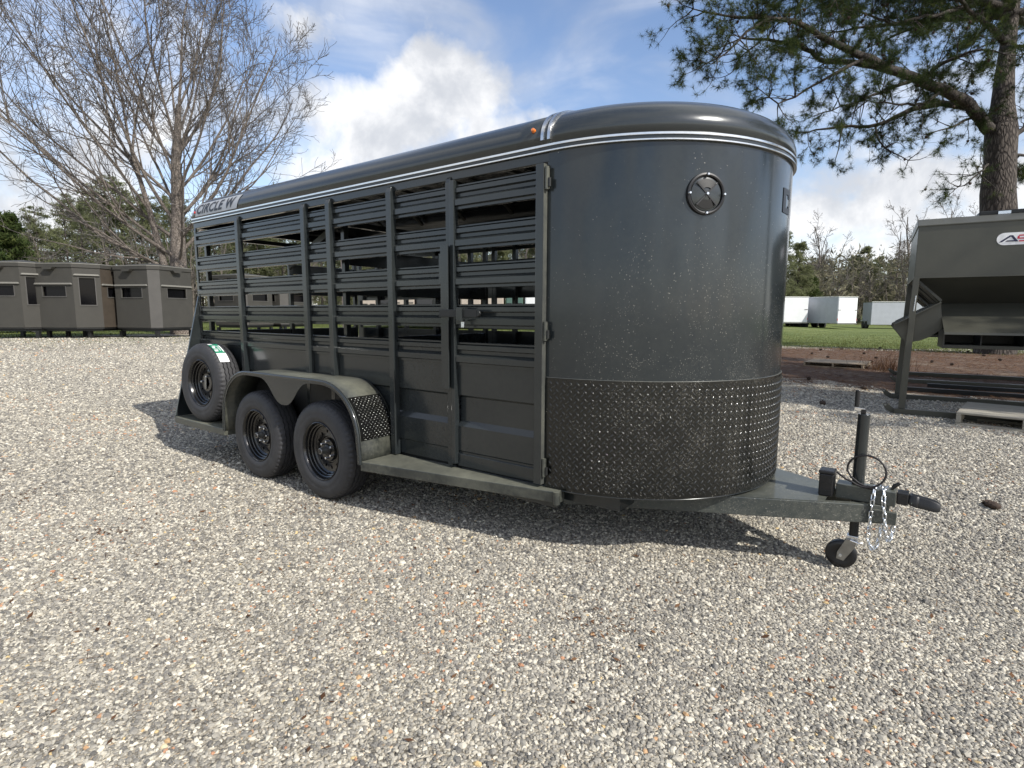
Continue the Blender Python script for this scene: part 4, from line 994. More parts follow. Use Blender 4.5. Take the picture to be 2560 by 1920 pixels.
# ------------------------------------------------------------------ gravity feeders on the right
def feeder_parts(root):
    Y0 = 6.5
    def q(u, v, y=Y0): p = on_y(u, v, y); return p[0], p[2]
    XR = 9.3
    xl, ztop = 5.36, 2.44; zbt = 1.785
    # hopper: front face, left face, top slope, underside slope
    dp = 1.75
    mb = MB()
    A = (xl, Y0, zbt); B = (XR, Y0, zbt); Cc = (XR, Y0, ztop); Dd = (xl, Y0, ztop)
    mb.box(xl, XR, Y0, Y0+dp, zbt, ztop)
    hop = mb.build('hopper', 'olive_steel', root, bevel=0.006)
    for x in (6.62, 7.9): MB().box(x, x+0.02, Y0-0.004, Y0-0.001, zbt+0.01, ztop-0.01).build('hopper_seam', 'olive_dark', hop)
    MB().box(xl, XR, Y0-0.012, Y0-0.001, zbt-0.004, zbt+0.016).build('hopper_rim', 'olive_steel', hop)
    # sloped lid on top
    MB().prism([(Y0-0.012, ztop-0.01), (Y0-0.012, ztop+0.005), (Y0+0.20, ztop+0.105), (Y0+dp-0.20, ztop+0.105), (Y0+dp+0.012, ztop+0.005), (Y0+dp+0.012, ztop-0.01)], lambda a, b, t: (t, a, b), xl-0.01, XR).build('hopper_top', 'olive_steel', hop, bevel=0.004)
    MB().box(xl+0.62, XR-0.6, Y0+0.24, Y0+1.35, ztop+0.107, ztop+0.16).build('hatch_cover', 'dark_steel', hop, bevel=0.01)
    MB().box(xl+0.80, xl+0.92, Y0+0.215, Y0+0.238, ztop+0.11, ztop+0.145).build('hatch_hinge', 'zinc', hop)
    # funnel under the hopper
    f0, f1, zf = 0.45, dp-0.45, 1.46
    P = [(xl+0.02, Y0+0.02, zbt-0.002), (XR, Y0+0.02, zbt-0.002), (XR, Y0+dp-0.02, zbt-0.002), (xl+0.02, Y0+dp-0.02, zbt-0.002)]
    Q = [(xl+0.33, Y0+f0, zf), (XR, Y0+f0, zf), (XR, Y0+f1, zf), (xl+0.33, Y0+f1, zf)]
    mb = MB(); mb.v = P+Q; mb.f = [(0, 1, 5, 4), (1, 2, 6, 5), (2, 3, 7, 6), (3, 0, 4, 7), (4, 5, 6, 7)]; mb.build('funnel', 'olive_dark', root)
    # front trough lid, trough and its dividers
    xt = 5.70
    for s in (1,):
        mb = MB(); mb.v = [(xt-0.02, Y0+f0-0.005, zf), (XR, Y0+f0-0.005, zf), (XR, Y0-0.34, 1.10), (xt+0.0, Y0-0.34, 1.10), (xt+0.0, Y0-0.345, 1.075), (XR, Y0-0.345, 1.075)]
        mb.f = [(0, 1, 2, 3), (3, 2, 5, 4)]; mb.build('trough_lid', 'olive_steel', root, solid=0.006)
        tr_ = MB().box(xt+0.01, XR, Y0-0.20, Y0+0.44, 0.90, 0.945).box(xt+0.0, xt+0.02, Y0-0.22, Y0+0.44, 0.90, 1.13).box(xt+0.021, XR, Y0+0.40, Y0+0.44, 0.946, 1.36).build('feed_trough', 'olive_dark', root, bevel=0.004)
        for x in (6.07, 6.47, 6.87, 7.27, 7.67): MB().box(x, x+0.012, Y0-0.19, Y0+0.399, 0.947, 1.08).build('trough_divider', 'dark_steel', tr_)
    # side chutes: three parallel plates sloping to the left
    for k, yy in enumerate((Y0+0.06, Y0+0.75, Y0+1.45)):
        pl = [on_y(u, v, Y0)[[0, 2]] for u, v in ((2354, 756), (2357, 822), (2325, 843), (2300, 852), (2264, 857), (2254, 843), (2233, 818), (2236, 812))]
        c_ = MB().prism([tuple(p) for p in pl], lambda a, b, t: (a, yy+t, b), 0.0, 0.012).build('chute_side', 'olive_steel', root, label='sloping end plate of the left side chute')
        a, b = pl[0], pl[7]
        MB().beam((a[0], yy-0.03, a[1]+0.004), (b[0], yy-0.03, b[1]+0.004), 0.09, 0.012).build('chute_flange', 'olive_steel', c_)
        e = on_y(2298, 704, Y0)[[0, 2]]
        MB().beam((e[0], yy-0.01, e[1]), (pl[0][0], yy-0.01, pl[0][1]+0.02), 0.05, 0.03).build('chute_strut', 'olive_dark', c_)
    a, b = on_y(2354, 757, Y0)[[0, 2]], on_y(2240, 818, Y0)[[0, 2]]
    mb = MB(); mb.v = [(a[0], Y0+0.10, a[1]-0.015), (b[0], Y0+0.10, b[1]-0.015), (b[0], Y0+1.42, b[1]-0.015), (a[0], Y0+1.42, a[1]-0.015)]; mb.f = [(0, 1, 2, 3)]
    # legs: leaning front and rear frames
    for yy, nm in ((Y0-0.01, 1), (Y0+dp-0.08, 0)):
        mb = MB()
        t0, b0 = 5.385, 5.350
        secs = [[(b0-0.038, yy-0.03, 0.078), (b0+0.038, yy-0.03, 0.078), (b0+0.038, yy+0.03, 0.078), (b0-0.038, yy+0.03, 0.078)],
                [(t0-0.032, yy-0.03, zbt+0.0), (t0+0.032, yy-0.03, zbt+0.0), (t0+0.032, yy+0.03, zbt+0.0), (t0-0.032, yy+0.03, zbt+0.0)]]
        mb.sweep(secs).build('leg', 'olive_steel', root, bevel=0.004)
        MB().box(8.9, 8.97, yy-0.03, yy+0.03, 0.04, zbt-0.003).build('leg', 'olive_steel', root, bevel=0.004)
        # skid rail with an upturned tow eye
        sk = MB().box(5.27, XR+0.1, yy-0.05, yy+0.05, -0.02, 0.076).prism([(5.27, -0.01), (5.27, 0.072), (5.18, 0.135), (5.155, 0.135), (5.145, 0.105), (5.18, 0.045)], lambda a, b, t: (a, t, b), yy-0.006, yy+0.006).build('skid', 'olive_steel', root, bevel=0.003)
        MB().prism([(5.168+0.014*cos(t), 0.112+0.014*sin(t)) for t in np.linspace(0, 2*pi, 13)[:-1]], lambda a, b, t: (a, t, b), yy-0.0075, yy+0.0075).build('tow_eye', 'hub_steel', sk)
    MB().beam((5.40, Y0, 0.02), (5.40, Y0+dp, 0.02), 0.06, 0.05).build('cross_rail', 'olive_dark', root)
    MB().cyl((5.385, Y0-0.06, 1.36), (5.395, Y0-0.06, 1.56), 0.008, 8).build('lid_pin', 'zinc', root)
    # badge
    def bd(a, b, t): return (a, Y0-t, b)
    xc0, xc1, zc, hr_ = 6.215, 7.05, 2.222, 0.072
    pts = [(xc0+hr_*cos(t), zc+hr_*sin(t)) for t in np.linspace(pi/2, 3*pi/2, 14)]+[(xc1+hr_*cos(t), zc+hr_*sin(t)) for t in np.linspace(-pi/2, pi/2, 14)]
    bo = MB().prism(pts, bd, 0.001, 0.003).build('brand_badge', 'label_white', hop, label='white rounded badge with AS lettering')
    # A (navy, slanted) and S (red)
    MB().prism([(6.165, 2.185), (6.195, 2.185), (6.290, 2.262), (6.262, 2.262)], bd, 0.0035, 0.005).prism([(6.262, 2.262), (6.290, 2.262), (6.345, 2.185), (6.318, 2.185)], bd, 0.0052, 0.0065).prism([(6.222, 2.188), (6.318, 2.188), (6.312, 2.203), (6.240, 2.203)], bd, 0.0068, 0.008).build('badge_letter', 'logo_navy', hop)
    MB().prism([(6.345, 2.250), (6.500, 2.250), (6.500, 2.264), (6.345, 2.264)], bd, 0.0035, 0.005).prism([(6.330, 2.218), (6.352, 2.218), (6.352, 2.2495), (6.335, 2.2495)], bd, 0.0035, 0.005).prism([(6.340, 2.216), (6.490, 2.216), (6.490, 2.230), (6.340, 2.230)], bd, 0.0052, 0.0065).prism([(6.470, 2.187), (6.492, 2.187), (6.492, 2.2155), (6.470, 2.2155)], bd, 0.0035, 0.005).prism([(6.348, 2.184), (6.49, 2.184), (6.49, 2.198), (6.348, 2.198)], bd, 0.0066, 0.008).build('badge_letter', 'logo_red', hop)
fd = thing('bulk_feeder', 'olive grey steel gravity feeder with white badge standing on skids', 'feeder', (0, 0, 0), group='gravity feeders on skids')
feeder_parts(fd)
for ch in fd.children: ch.location = (-5.36, -6.5, 0)
fd.location = (5.36, 6.5, 0); fd.rotation_euler = (0, 0, radians(4))
fd2 = dup(fd); fd2.location = (5.20, 10.85, 0.0); fd2['label'] = 'second gravity feeder hidden behind the badged one, its dark leg and skids showing'

# pallets
def pallet(root, L, Wd, n, m_):
    for i in range(n):
        y0 = Wd*i/n+0.008; MB().box(0, L, y0, y0+Wd/n-0.016, 0.10, 0.118).build('board', m_, root, bevel=0.002)
    for x in (0.0, L/2-0.03, L-0.07): MB().box(x, x+0.045, 0.0, Wd, 0.022, 0.0985).build('stringer', m_, root, bevel=0.002)
    for y0 in (0.0, Wd/2-0.05, Wd-0.1): MB().box(0, L, y0, y0+0.1, 0.0, 0.0205).build('base_board', m_, root, bevel=0.002)
p0 = on_z(2388, 1062, 0.0); pa = thing('wooden_pallet', 'pale grey wooden pallet lying in front of the feeder skids', 'pallet', (p0[0], p0[1], 0.0), radians(-7))
pallet(pa, 1.25, 1.15, 7, 'pallet_wood'); pa.scale = (1, 1, 1.32)
p1 = on_z(2008, 915, 0.0); pb = thing('wooden_pallet', 'low weathered tan pallet lying alone on the brown pine straw', 'pallet', (p1[0], p1[1], 0.0), radians(-2))
pallet(pb, 1.35, 1.3, 8, 'old_board')
# loose rails in the straw behind the feeder
for k, (y, x0, x1) in enumerate(((10.2, 5.6, 9.5), (9.35, 5.2, 7.6))):
    o = MB().box(x0, x1, y, y+0.09, 0.0, 0.07).build('steel_rail', 'dark_steel', None, bevel=0.004)
    tag(o, ('long dark steel rail lying in pine straw beyond the feeder' if k == 0 else 'short dark steel rail lying just behind the feeder skids'), 'rail')

# ------------------------------------------------------------------ hunting blinds
def blind_parts(root, kinds, narrow=False):
    """local frame: +x towards the camera; faces A (left), corner, B (right)"""
    c_, s_ = (1.45/2, 0.57) if narrow == 0 else (0.74, 0.27) if narrow == 1 else (0.56, 0.52)
    h = c_+s_
    P = [(h, -c_), (h, c_), (c_, h), (-c_, h), (-h, c_), (-h, -c_), (-c_, -h), (c_, -h)]   # octagon, main faces 1.45 wide
    z0, z1 = 0.38, 2.55
    cc = 'blind_panel'
    names = {0: 'A', 1: 'corner', 7: 'cornerL'}
    mats = [kinds[i] for i in range(8)]
    for i in range(8):
        a = np.array(P[i]); b = np.array(P[(i+1) % 8]); L = np.linalg.norm(b-a); t = (b-a)/L; n = np.array((t[1], -t[0]))
        main = i % 2 == 0
        def fn(s, z, d): q = a+t*s+n*d; return (q[0], q[1], z)
        if main: w0, w1, wz0, wz1, az = L*0.20, L*0.80, 1.49, 1.83, 1.90
        else: w0, w1, wz0, wz1, az = L*0.22, L*0.78, 1.19, 2.14, 2.22
        win = main or mats[i] != 'blind_light'
        mb = MB()
        mb_quads = [(0.0, L, z0, wz0), (0.0, L, wz1, z1), (0.0, w0, wz0, wz1), (w1, L, wz0, wz1)] if win else [(0.0, L, z0, z1)]
        for (sa, sb, za, zb) in mb_quads: mb.prism([(sa, za), (sb, za), (sb, zb), (sa, zb)], fn, -0.03, 0.0)
        pn = mb.build('wall_panel', mats[i], root)
        if win:
            MB().prism([(w0, wz0), (w1, wz0), (w1, wz1), (w0, wz1)], fn, -0.075, -0.07).build('window_pane', 'dark_glass', pn)
            for q in ((w0-0.03, w0, wz0-0.03, wz1+0.03), (w1, w1+0.03, wz0-0.03, wz1+0.03)): MB().prism([(q[0], q[2]), (q[1], q[2]), (q[1], q[3]), (q[0], q[3])], fn, 0.001, 0.012).build('window_frame', 'blind_light', pn)
            MB().prism([(w0-0.03, wz0-0.035), (w1+0.03, wz0-0.035), (w1+0.03, wz0-0.002), (w0-0.03, wz0-0.002)], fn, 0.001, 0.02).build('window_sill', 'blind_light', pn)
            e0, e1 = (0.02, L-0.02)
            MB().prism([(e0, az), (e1, az), (e1-0.04, az+0.055), (e0+0.04, az+0.055)], fn, 0.001, 0.06).build('awning', 'awning_edge', pn)
        MB().prism([(0.0, z0), (L, z0), (L, z0+0.09), (0.0, z0+0.09)], fn, 0.001, 0.014).build('base_trim', mats[i], pn)
        if main:
            MB().prism([(L*0.36, 2.42), (L*0.56, 2.42), (L*0.60, 2.50), (L*0.32, 2.50)], fn, 0.002, 0.16).build('vent_hood', 'blind_panel', pn)
    # roof cap with a fascia
    hr = h+0.03; cr = c_+0.015
    Q = [(hr, -cr), (hr, cr), (cr, hr), (-cr, hr), (-hr, cr), (-hr, -cr), (-cr, -hr), (cr, -hr)]
    MB().prism(Q, lambda a, b, t: (a, b, t), 2.50, 2.64).build('roof_fascia', 'blind_panel', root)
    MB().prism([(a*1.006, b*1.006) for a, b in Q], lambda a, b, t: (a, b, t), 2.622, 2.645).build('roof_edge', 'awning_edge', root)  # pale strip: light caught along the roof edge, put into the colour
    mb = MB(); mb.v = [(a, b, 2.648) for a, b in Q]+[(0, 0, 2.80)]; mb.f = [(i, (i+1) % 8, 8) for i in range(8)]; mb.build('roof', 'blind_panel', root)
    MB().prism([(a*0.99, b*0.99) for a, b in P], lambda a, b, t: (a, b, t), 0.33, 0.379).build('floor', 'dark_steel', root)
    MB().prism([(a*0.9, b*0.9) for a, b in P], lambda a, b, t: (a, b, t), 0.25, 0.329).build('base_frame', 'dark_steel', root)
    for x in (-0.8, 0.8):
        for y in (-0.8, 0.8): MB().box(x-0.06, x+0.06, y-0.06, y+0.06, -0.05, 0.249).build('foot', 'dark_steel', root)
bsp = [(72, 19.4, 34, 'blind_panel', True, 'leftmost brown octagonal hunting blind with a tall corner window'),
       (216, 20.0, 41, 'blind_panel', True, 'middle brown octagonal hunting blind, its right wall rust brown'),
       (391, 20.4, 45, 'blind_light', False, 'hunting blind nearest the trailer with a plain pale corner panel'),
       (612, 25.5, 47, 'blind_light', False, 'hunting blind seen through the left slats of the trailer, pale corner panel'),
       (706, 27.5, 40, 'blind_light', False, 'farthest hunting blind glimpsed through the trailer slats')]
for k, (u, d, a, cm, win, lb) in enumerate(bsp):
    p = at(u, 790, d+1.3); gzz = float(gz(p[0], p[1]))
    to = CAM-p; az = atan2(to[1], to[0])
    r = thing('hunting_blind', lb, 'hunting blind', (p[0], p[1], gzz), az+radians(0)+radians(-45)+radians(45-a) + 0, 'octagonal hunting blinds')
    kinds = ['blind_panel']*8; kinds[0] = 'blind_panel'; kinds[1] = 'blind_light' if not win else 'blind_panel'
    kinds[7] = 'blind_light'; kinds[3] = 'blind_light'; kinds[5] = 'blind_light'
    if k == 1: kinds[2] = 'blind_brown'
    blind_parts(r, kinds, 2 if k == 0 else 1 if k >= 2 else 0)

# parked suv at the left edge
def suv(root):
    body = [(-2.3, 0.35), (2.3, 0.35), (2.35, 0.75), (2.2, 1.0), (1.3, 1.08), (0.7, 1.62), (0.4, 1.72), (-1.9, 1.70), (-2.2, 1.55), (-2.35, 0.9)]
    MB().prism(body, lambda a, b, t: (a, t, b), -0.9, 0.9).build('body', 'suv_paint', root, bevel=0.05)
    win = [(1.15, 1.08), (0.62, 1.55), (-2.05, 1.56), (-2.15, 1.12)]
    for y in (-0.906, 0.900): MB().prism(win, lambda a, b, t: (a, t, b), y, y+0.006).build('side_window', 'dark_glass', root)
    MB().box(-2.4, -2.352, -0.7, 0.7, 1.1, 1.5).build('rear_window', 'dark_glass', root)
    MB().box(-2.42, -2.3, -0.88, 0.88, 0.38, 0.6).build('bumper', 'black_plastic', root, bevel=0.03)
    for x in (-1.45, 1.45):
        for y in (-0.85, 0.85): MB().cyl((x, y-0.11, 0.36), (x, y+0.11, 0.36), 0.36, 28).build('wheel', 'tyre_rubber', root, bevel=0.02)
p = at(-36, 800, 24.5)
sv = thing('parked_suv', 'pale blue grey car parked at the left edge beside the blinds', 'car', (p[0], p[1], float(gz(p[0], p[1]))), radians(95)); suv(sv)

# enclosed cargo trailers in the distance
def cargo(label, u0, u1, vb, d, hgt, m_side, m_end, depth, rz, group='white cargo trailers across the grass', flip=False, wheels=True):
    """end doors face the camera; the long side runs back to the left"""
    a = at(u0, vb, d); b = at(u1, vb, d); wd_ = math.hypot(b[0]-a[0], b[1]-a[1]); ang = atan2(b[1]-a[1], b[0]-a[0]); zb_ = float(a[2])
    gg_ = float(gz(a[0], a[1])); 
    r = thing('cargo_trailer', label, 'trailer', (a[0], a[1], gg_), ang+rz, group); h0 = max(0.25, zb_-gg_)
    MB().box(0, wd_, 0, depth, h0, h0+hgt).build('body', m_side, r, bevel=0.03)
    if m_end:
        e = MB().box(0.06, wd_-0.06, -0.03, -0.002, h0+0.05, h0+hgt-0.1).build('ramp_door', m_end, r, bevel=0.01)
        MB().box(0.05, 0.35, -0.05, -0.031, h0+hgt*0.5, h0+hgt*0.5+0.05).build('door_bar', 'dark_steel', e)
        MB().box(wd_-0.35, wd_-0.05, -0.05, -0.031, h0+hgt*0.5, h0+hgt*0.5+0.05).build('door_bar', 'dark_steel', e)
        for x in (0.0, wd_-0.06): MB().box(x, x+0.06, -0.012, -0.002, h0+0.25, h0+0.45).build('tail_light', 'red_lens', r)
        MB().box(0.0, wd_, -0.06, -0.002, h0-0.06, h0+0.045).build('rear_sill', 'hub_steel', r)
    MB().box(-0.02, wd_+0.02, -0.04, depth, h0+hgt+0.001, h0+hgt+0.06).build('roof_edge', 'aluminium', r)
    if wheels:
        for k in (0, 1):
            for x in (-0.04, wd_-0.16): MB().cyl((x, depth*0.5+k*0.85, 0.36), (x+0.2, depth*0.5+k*0.85, 0.36), 0.36, 20).build('wheel', 'tyre_rubber', r)
            MB().box(-0.10, -0.003, depth*0.5+k*0.85-0.42, depth*0.5+k*0.85+0.42, 0.74, 0.80).build('fender', m_side, r)
    return r
cargo('white cargo trailer beside the nose of the livestock trailer, left of the silver sided one', 1925, 2018, 806, 52, 2.32, 'trailer_white', 'trailer_white', 5.5, 0)
# silver sided trailer: long side visible on its left, white doors to the right
c2 = cargo('cargo trailer with streaked silver side and bright white ramp doors', 2092, 2158, 809, 50, 2.35, 'trailer_silver', 'trailer_white', 7.0, radians(20))
cargo('long pale cargo trailer partly hidden behind the gravity feeder', 2176, 2300, 812, 55, 2.2, 'trailer_silver', None, 2.4, radians(-14))
cols_ = ['trailer_tan', 'trailer_dark', 'trailer_tan', 'trailer_green', 'trailer_dark', 'trailer_white', 'trailer_tan', 'trailer_white', 'trailer_dark', 'trailer_tan']
us_ = [905, 945, 985, 1040, 1085, 1120, 1150, 1205, 1262, 1310, 1345, 1400]
cn = ['tan', 'black', 'tan', 'dark green', 'black', 'white', 'tan', 'white', 'black', 'tan', 'tan']
cols_ = ['trailer_tan', 'trailer_dark', 'trailer_tan', 'trailer_dark', 'trailer_white', 'trailer_dark', 'trailer_tan', 'trailer_tan', 'trailer_green', 'trailer_white', 'trailer_dark']
wh = ['tan cargo trailer farthest left behind the slats', 'black cargo trailer right of the leftmost tan one, seen through slats', 'tan cargo trailer between two black ones, seen through slats', 'black cargo trailer left of the narrow white one, seen through slats',
      'narrow white cargo trailer between black ones, seen through slats', 'black cargo trailer just left of the side door edge', 'tan cargo trailer seen through the left of the side door', 'second tan cargo trailer seen through the side door', 'dark green cargo trailer seen through the side door slats', 'bright white cargo trailer seen through the right of the side door', 'dark cargo trailer at the hinge edge of the side door']
for i in range(11):
    cargo(wh[i], us_[i]+2, us_[i+1]-3, 838, 34, 2.4+0.1*(i % 3), cols_[i], cols_[i], 5.0, 0, 'cargo trailers lined up behind the livestock trailer', wheels=False)
p = on_z(868, 868, 0.38); o = MB().box(-0.07, 0.07, -0.07, 0.07, -0.1, 2.6).build('wooden_post', 'post_wood', None, loc=(p[0], p[1], float(gz(p[0], p[1])))); tag(o, 'square greyish pink wooden post seen through the trailer slats', 'post')

# ------------------------------------------------------------------ trees
def seg_mesh(S, n):
    """S: (m,8) p0 r0 p1 r1 -> frustum mesh arrays"""
    S = np.asarray(S, float); P0, r0, P1, r1 = S[:, 0:3], S[:, 3], S[:, 4:7], S[:, 7]; d = P1-P0; d /= np.linalg.norm(d, axis=1)[:, None]+1e-9
    a = np.where(np.abs(d[:, 2:3]) < 0.9, np.array([[0, 0, 1.]]), np.array([[1., 0, 0]])); u = np.cross(d, a); u /= np.linalg.norm(u, axis=1)[:, None]; v = np.cross(d, u)
    an = np.arange(n)*2*pi/n; ring = u[:, None, :]*np.cos(an)[None, :, None]+v[:, None, :]*np.sin(an)[None, :, None]
    A = P0[:, None, :]+ring*r0[:, None, None]; B = P1[:, None, :]+ring*r1[:, None, None]
    V = np.concatenate([A, B], 1).reshape(-1, 3); m_ = len(S); base = (np.arange(m_)*2*n)[:, None]; k = np.arange(n)[None, :]; l = (np.arange(n)+1) % n
    F = np.stack([base+k, base+l[None, :], base+n+l[None, :], base+n+k], -1).reshape(-1, 4); return V, F
def norm(v): return v/(np.linalg.norm(v)+1e-9)
class Tree:
    def __init__(s, seed): s.r = np.random.default_rng(seed); s.big = []; s.mid = []; s.small = []; s.tips = []
    def put(s, a, ra, b, rb):
        row = (*a, ra, *b, rb); (s.big if ra > 0.05 else s.mid if ra > 0.018 else s.small).append(row)
    def grow(s, p, d, L, r, level, cfg):
        nseg = cfg['n'][level]; wig = cfg['wig'][level]; up = cfg['up'][level]; pts = [p]; rad = [r]
        for i in range(nseg):
            d = norm(d+s.r.normal(0, wig, 3)+np.array((0, 0, up))); p2 = p+d*L/nseg
            f = (i+1)/nseg; r2 = r*(1-f)+max(cfg['rmin'], r*0.22)*f; r2_prev = rad[-1]; s.put(p, r2_prev, p2, r2); p = p2; pts.append(p); rad.append(r2)
            if level+1 < len(cfg['n']) and f > cfg['start'][level]:
                for _ in range(s.r.poisson(cfg['kids'][level]/nseg)):
                    ax = norm(np.cross(d, s.r.normal(0, 1, 3))); sp = radians(s.r.uniform(*cfg['ang'])); cd_ = norm(d*cos(sp)+ax*sin(sp))
                    s.grow(p-d*L/nseg*s.r.uniform(0, 1), cd_, L*s.r.uniform(*cfg['len'][level])*(1-0.45*f), max(cfg['rmin'], r2*0.58), level+1, cfg)
        s.tips.append((p, d, level))
    def limb(s, root, mat_limb='bare_bark', mat_twig='twig_bark'):
        V, F = seg_mesh(s.big+s.mid, 6); o = bulk('limb', V, F, mat_limb, root)
        if s.small: V, F = seg_mesh(s.small, 3); bulk('twigs', V, F, mat_twig, o, kind='stuff')
        return o
# bare tree at the left
bt = thing('bare_tree', 'large leafless tree with a wide fan of grey branches behind the blinds', 'tree', (0, 0, 0))
base = at(452, 781, 24.5); base[2] = float(gz(base[0], base[1]))
tr = Tree(11); view = norm(np.array((base[0]-CAM[0], base[1]-CAM[1], 0))); rgt = np.array((view[1], -view[0], 0))
cfg = dict(n=[10, 8, 6, 4], wig=[0.07, 0.10, 0.15, 0.22], up=[0.085, 0.06, 0.035, 0.02], kids=[11.0, 7.5, 4.4, 0], start=[0.14, 0.12, 0.15, 0], ang=(20, 50), len=[(0.40, 0.66), (0.38, 0.62), (0.40, 0.66)], rmin=0.0075)
trunk_pts = [base+np.array((0, 0, -0.2)), base+np.array((0, 0, 1.5)), base+np.array((0, 0, 3.4))+rgt*0.05, base+np.array((0, 0, 5.4))+rgt*0.15, base+np.array((0, 0, 7.4))+rgt*0.2, base+np.array((0, 0, 9.6))+rgt*0.45]
trr = [0.48, 0.38, 0.31, 0.24, 0.18, 0.11]
MB().tube(trunk_pts, trr, 14).build('trunk', 'bare_bark', bt, smooth=60)
# second stem leaving low on the left
st2 = [base+np.array((0, 0, 0.8))-rgt*0.15, base+np.array((0, 0, 3.0))-rgt*0.5, base+np.array((0, 0, 5.0))-rgt*0.85, base+np.array((0, 0, 7.5))-rgt*1.35]
MB().tube(st2, [0.20, 0.155, 0.11, 0.065], 10).build('trunk', 'bare_bark', bt, smooth=60)
def along(P, h):
    zs = [p[2]-base[2] for p in P]; return np.array([np.interp(h, zs, [p[k] for p in P]) for k in range(3)])
nseg = 0
limb_spec = [  # height on trunk, sideways (-left..right), depth, up, length, radius
    (2.6, -1.0, 0.1, 0.42, 9.5, .15), (3.2, -1.0, -0.5, 0.62, 10.0, .14), (3.4, 0.95, 0.2, 0.95, 8.6, .15), (4.0, -0.9, 0.6, 0.75, 9.5, .14), (4.0, 1.0, -0.4, 0.78, 8.8, .14),
    (4.6, -0.75, -0.3, 1.0, 9.6, .14), (4.8, 0.8, 0.5, 1.0, 8.8, .13), (5.2, -0.3, 0.9, 1.0, 8.5, .13), (5.4, 0.25, -0.9, 1.0, 8.0, .12), (5.6, -0.95, 0.1, 0.85, 9.0, .13),
    (6.0, 0.9, 0.1, 0.9, 8.0, .12), (6.4, -0.5, -0.5, 1.3, 8.4, .12), (6.8, 0.55, 0.5, 1.3, 8.0, .12), (7.2, -0.7, 0.4, 1.2, 8.0, .11), (7.4, 0.75, -0.2, 1.1, 7.6, .11), (7.8, -0.2, -0.3, 1.5, 7.5, .11),
    (8.2, 0.4, 0.3, 1.5, 7.0, .10), (8.8, -0.35, 0.2, 1.4, 6.5, .09), (9.3, 0.2, -0.2, 1.5, 6.2, .11), (9.5, 0.55, 0.1, 1.2, 6.0, .09), (3.0, 0.2, -1.0, 0.7, 6.5, .10),  (4.4, 1.0, 0.0, 0.55, 7.6, .10), (5.0, 0.95, -0.1, 0.62, 7.8, .09)]
for h, sx, dv, up_, L, r in limb_spec:
    lt = Tree(int(h*97+L*13+sx*31+500)); lt.grow(along(trunk_pts, h), norm(rgt*sx+view*dv+np.array((0, 0, up_))), L*1.04, r*0.56, 0, cfg); lt.limb(bt); nseg += len(lt.small)
for h, sx, dv, up_, L, r in [(4.0, -1.0, 0.2, 0.8, 8.5, .11), (5.2, -0.8, -0.3, 1.1, 8.5, .11), (6.2, -0.5, 0.4, 1.5, 8.0, .10), (7.2, -0.4, 0, 1.6, 7.5, .11), (7.4, 0.2, 0.2, 1.6, 7.0, .09)]:
    lt = Tree(int(h*91+L*17+900)); lt.grow(along(st2, h), norm(rgt*sx+view*dv+np.array((0, 0, up_))), L*1.04, r*0.56, 0, cfg); lt.limb(bt); nseg += len(lt.small)
print('bare tree segs', nseg)

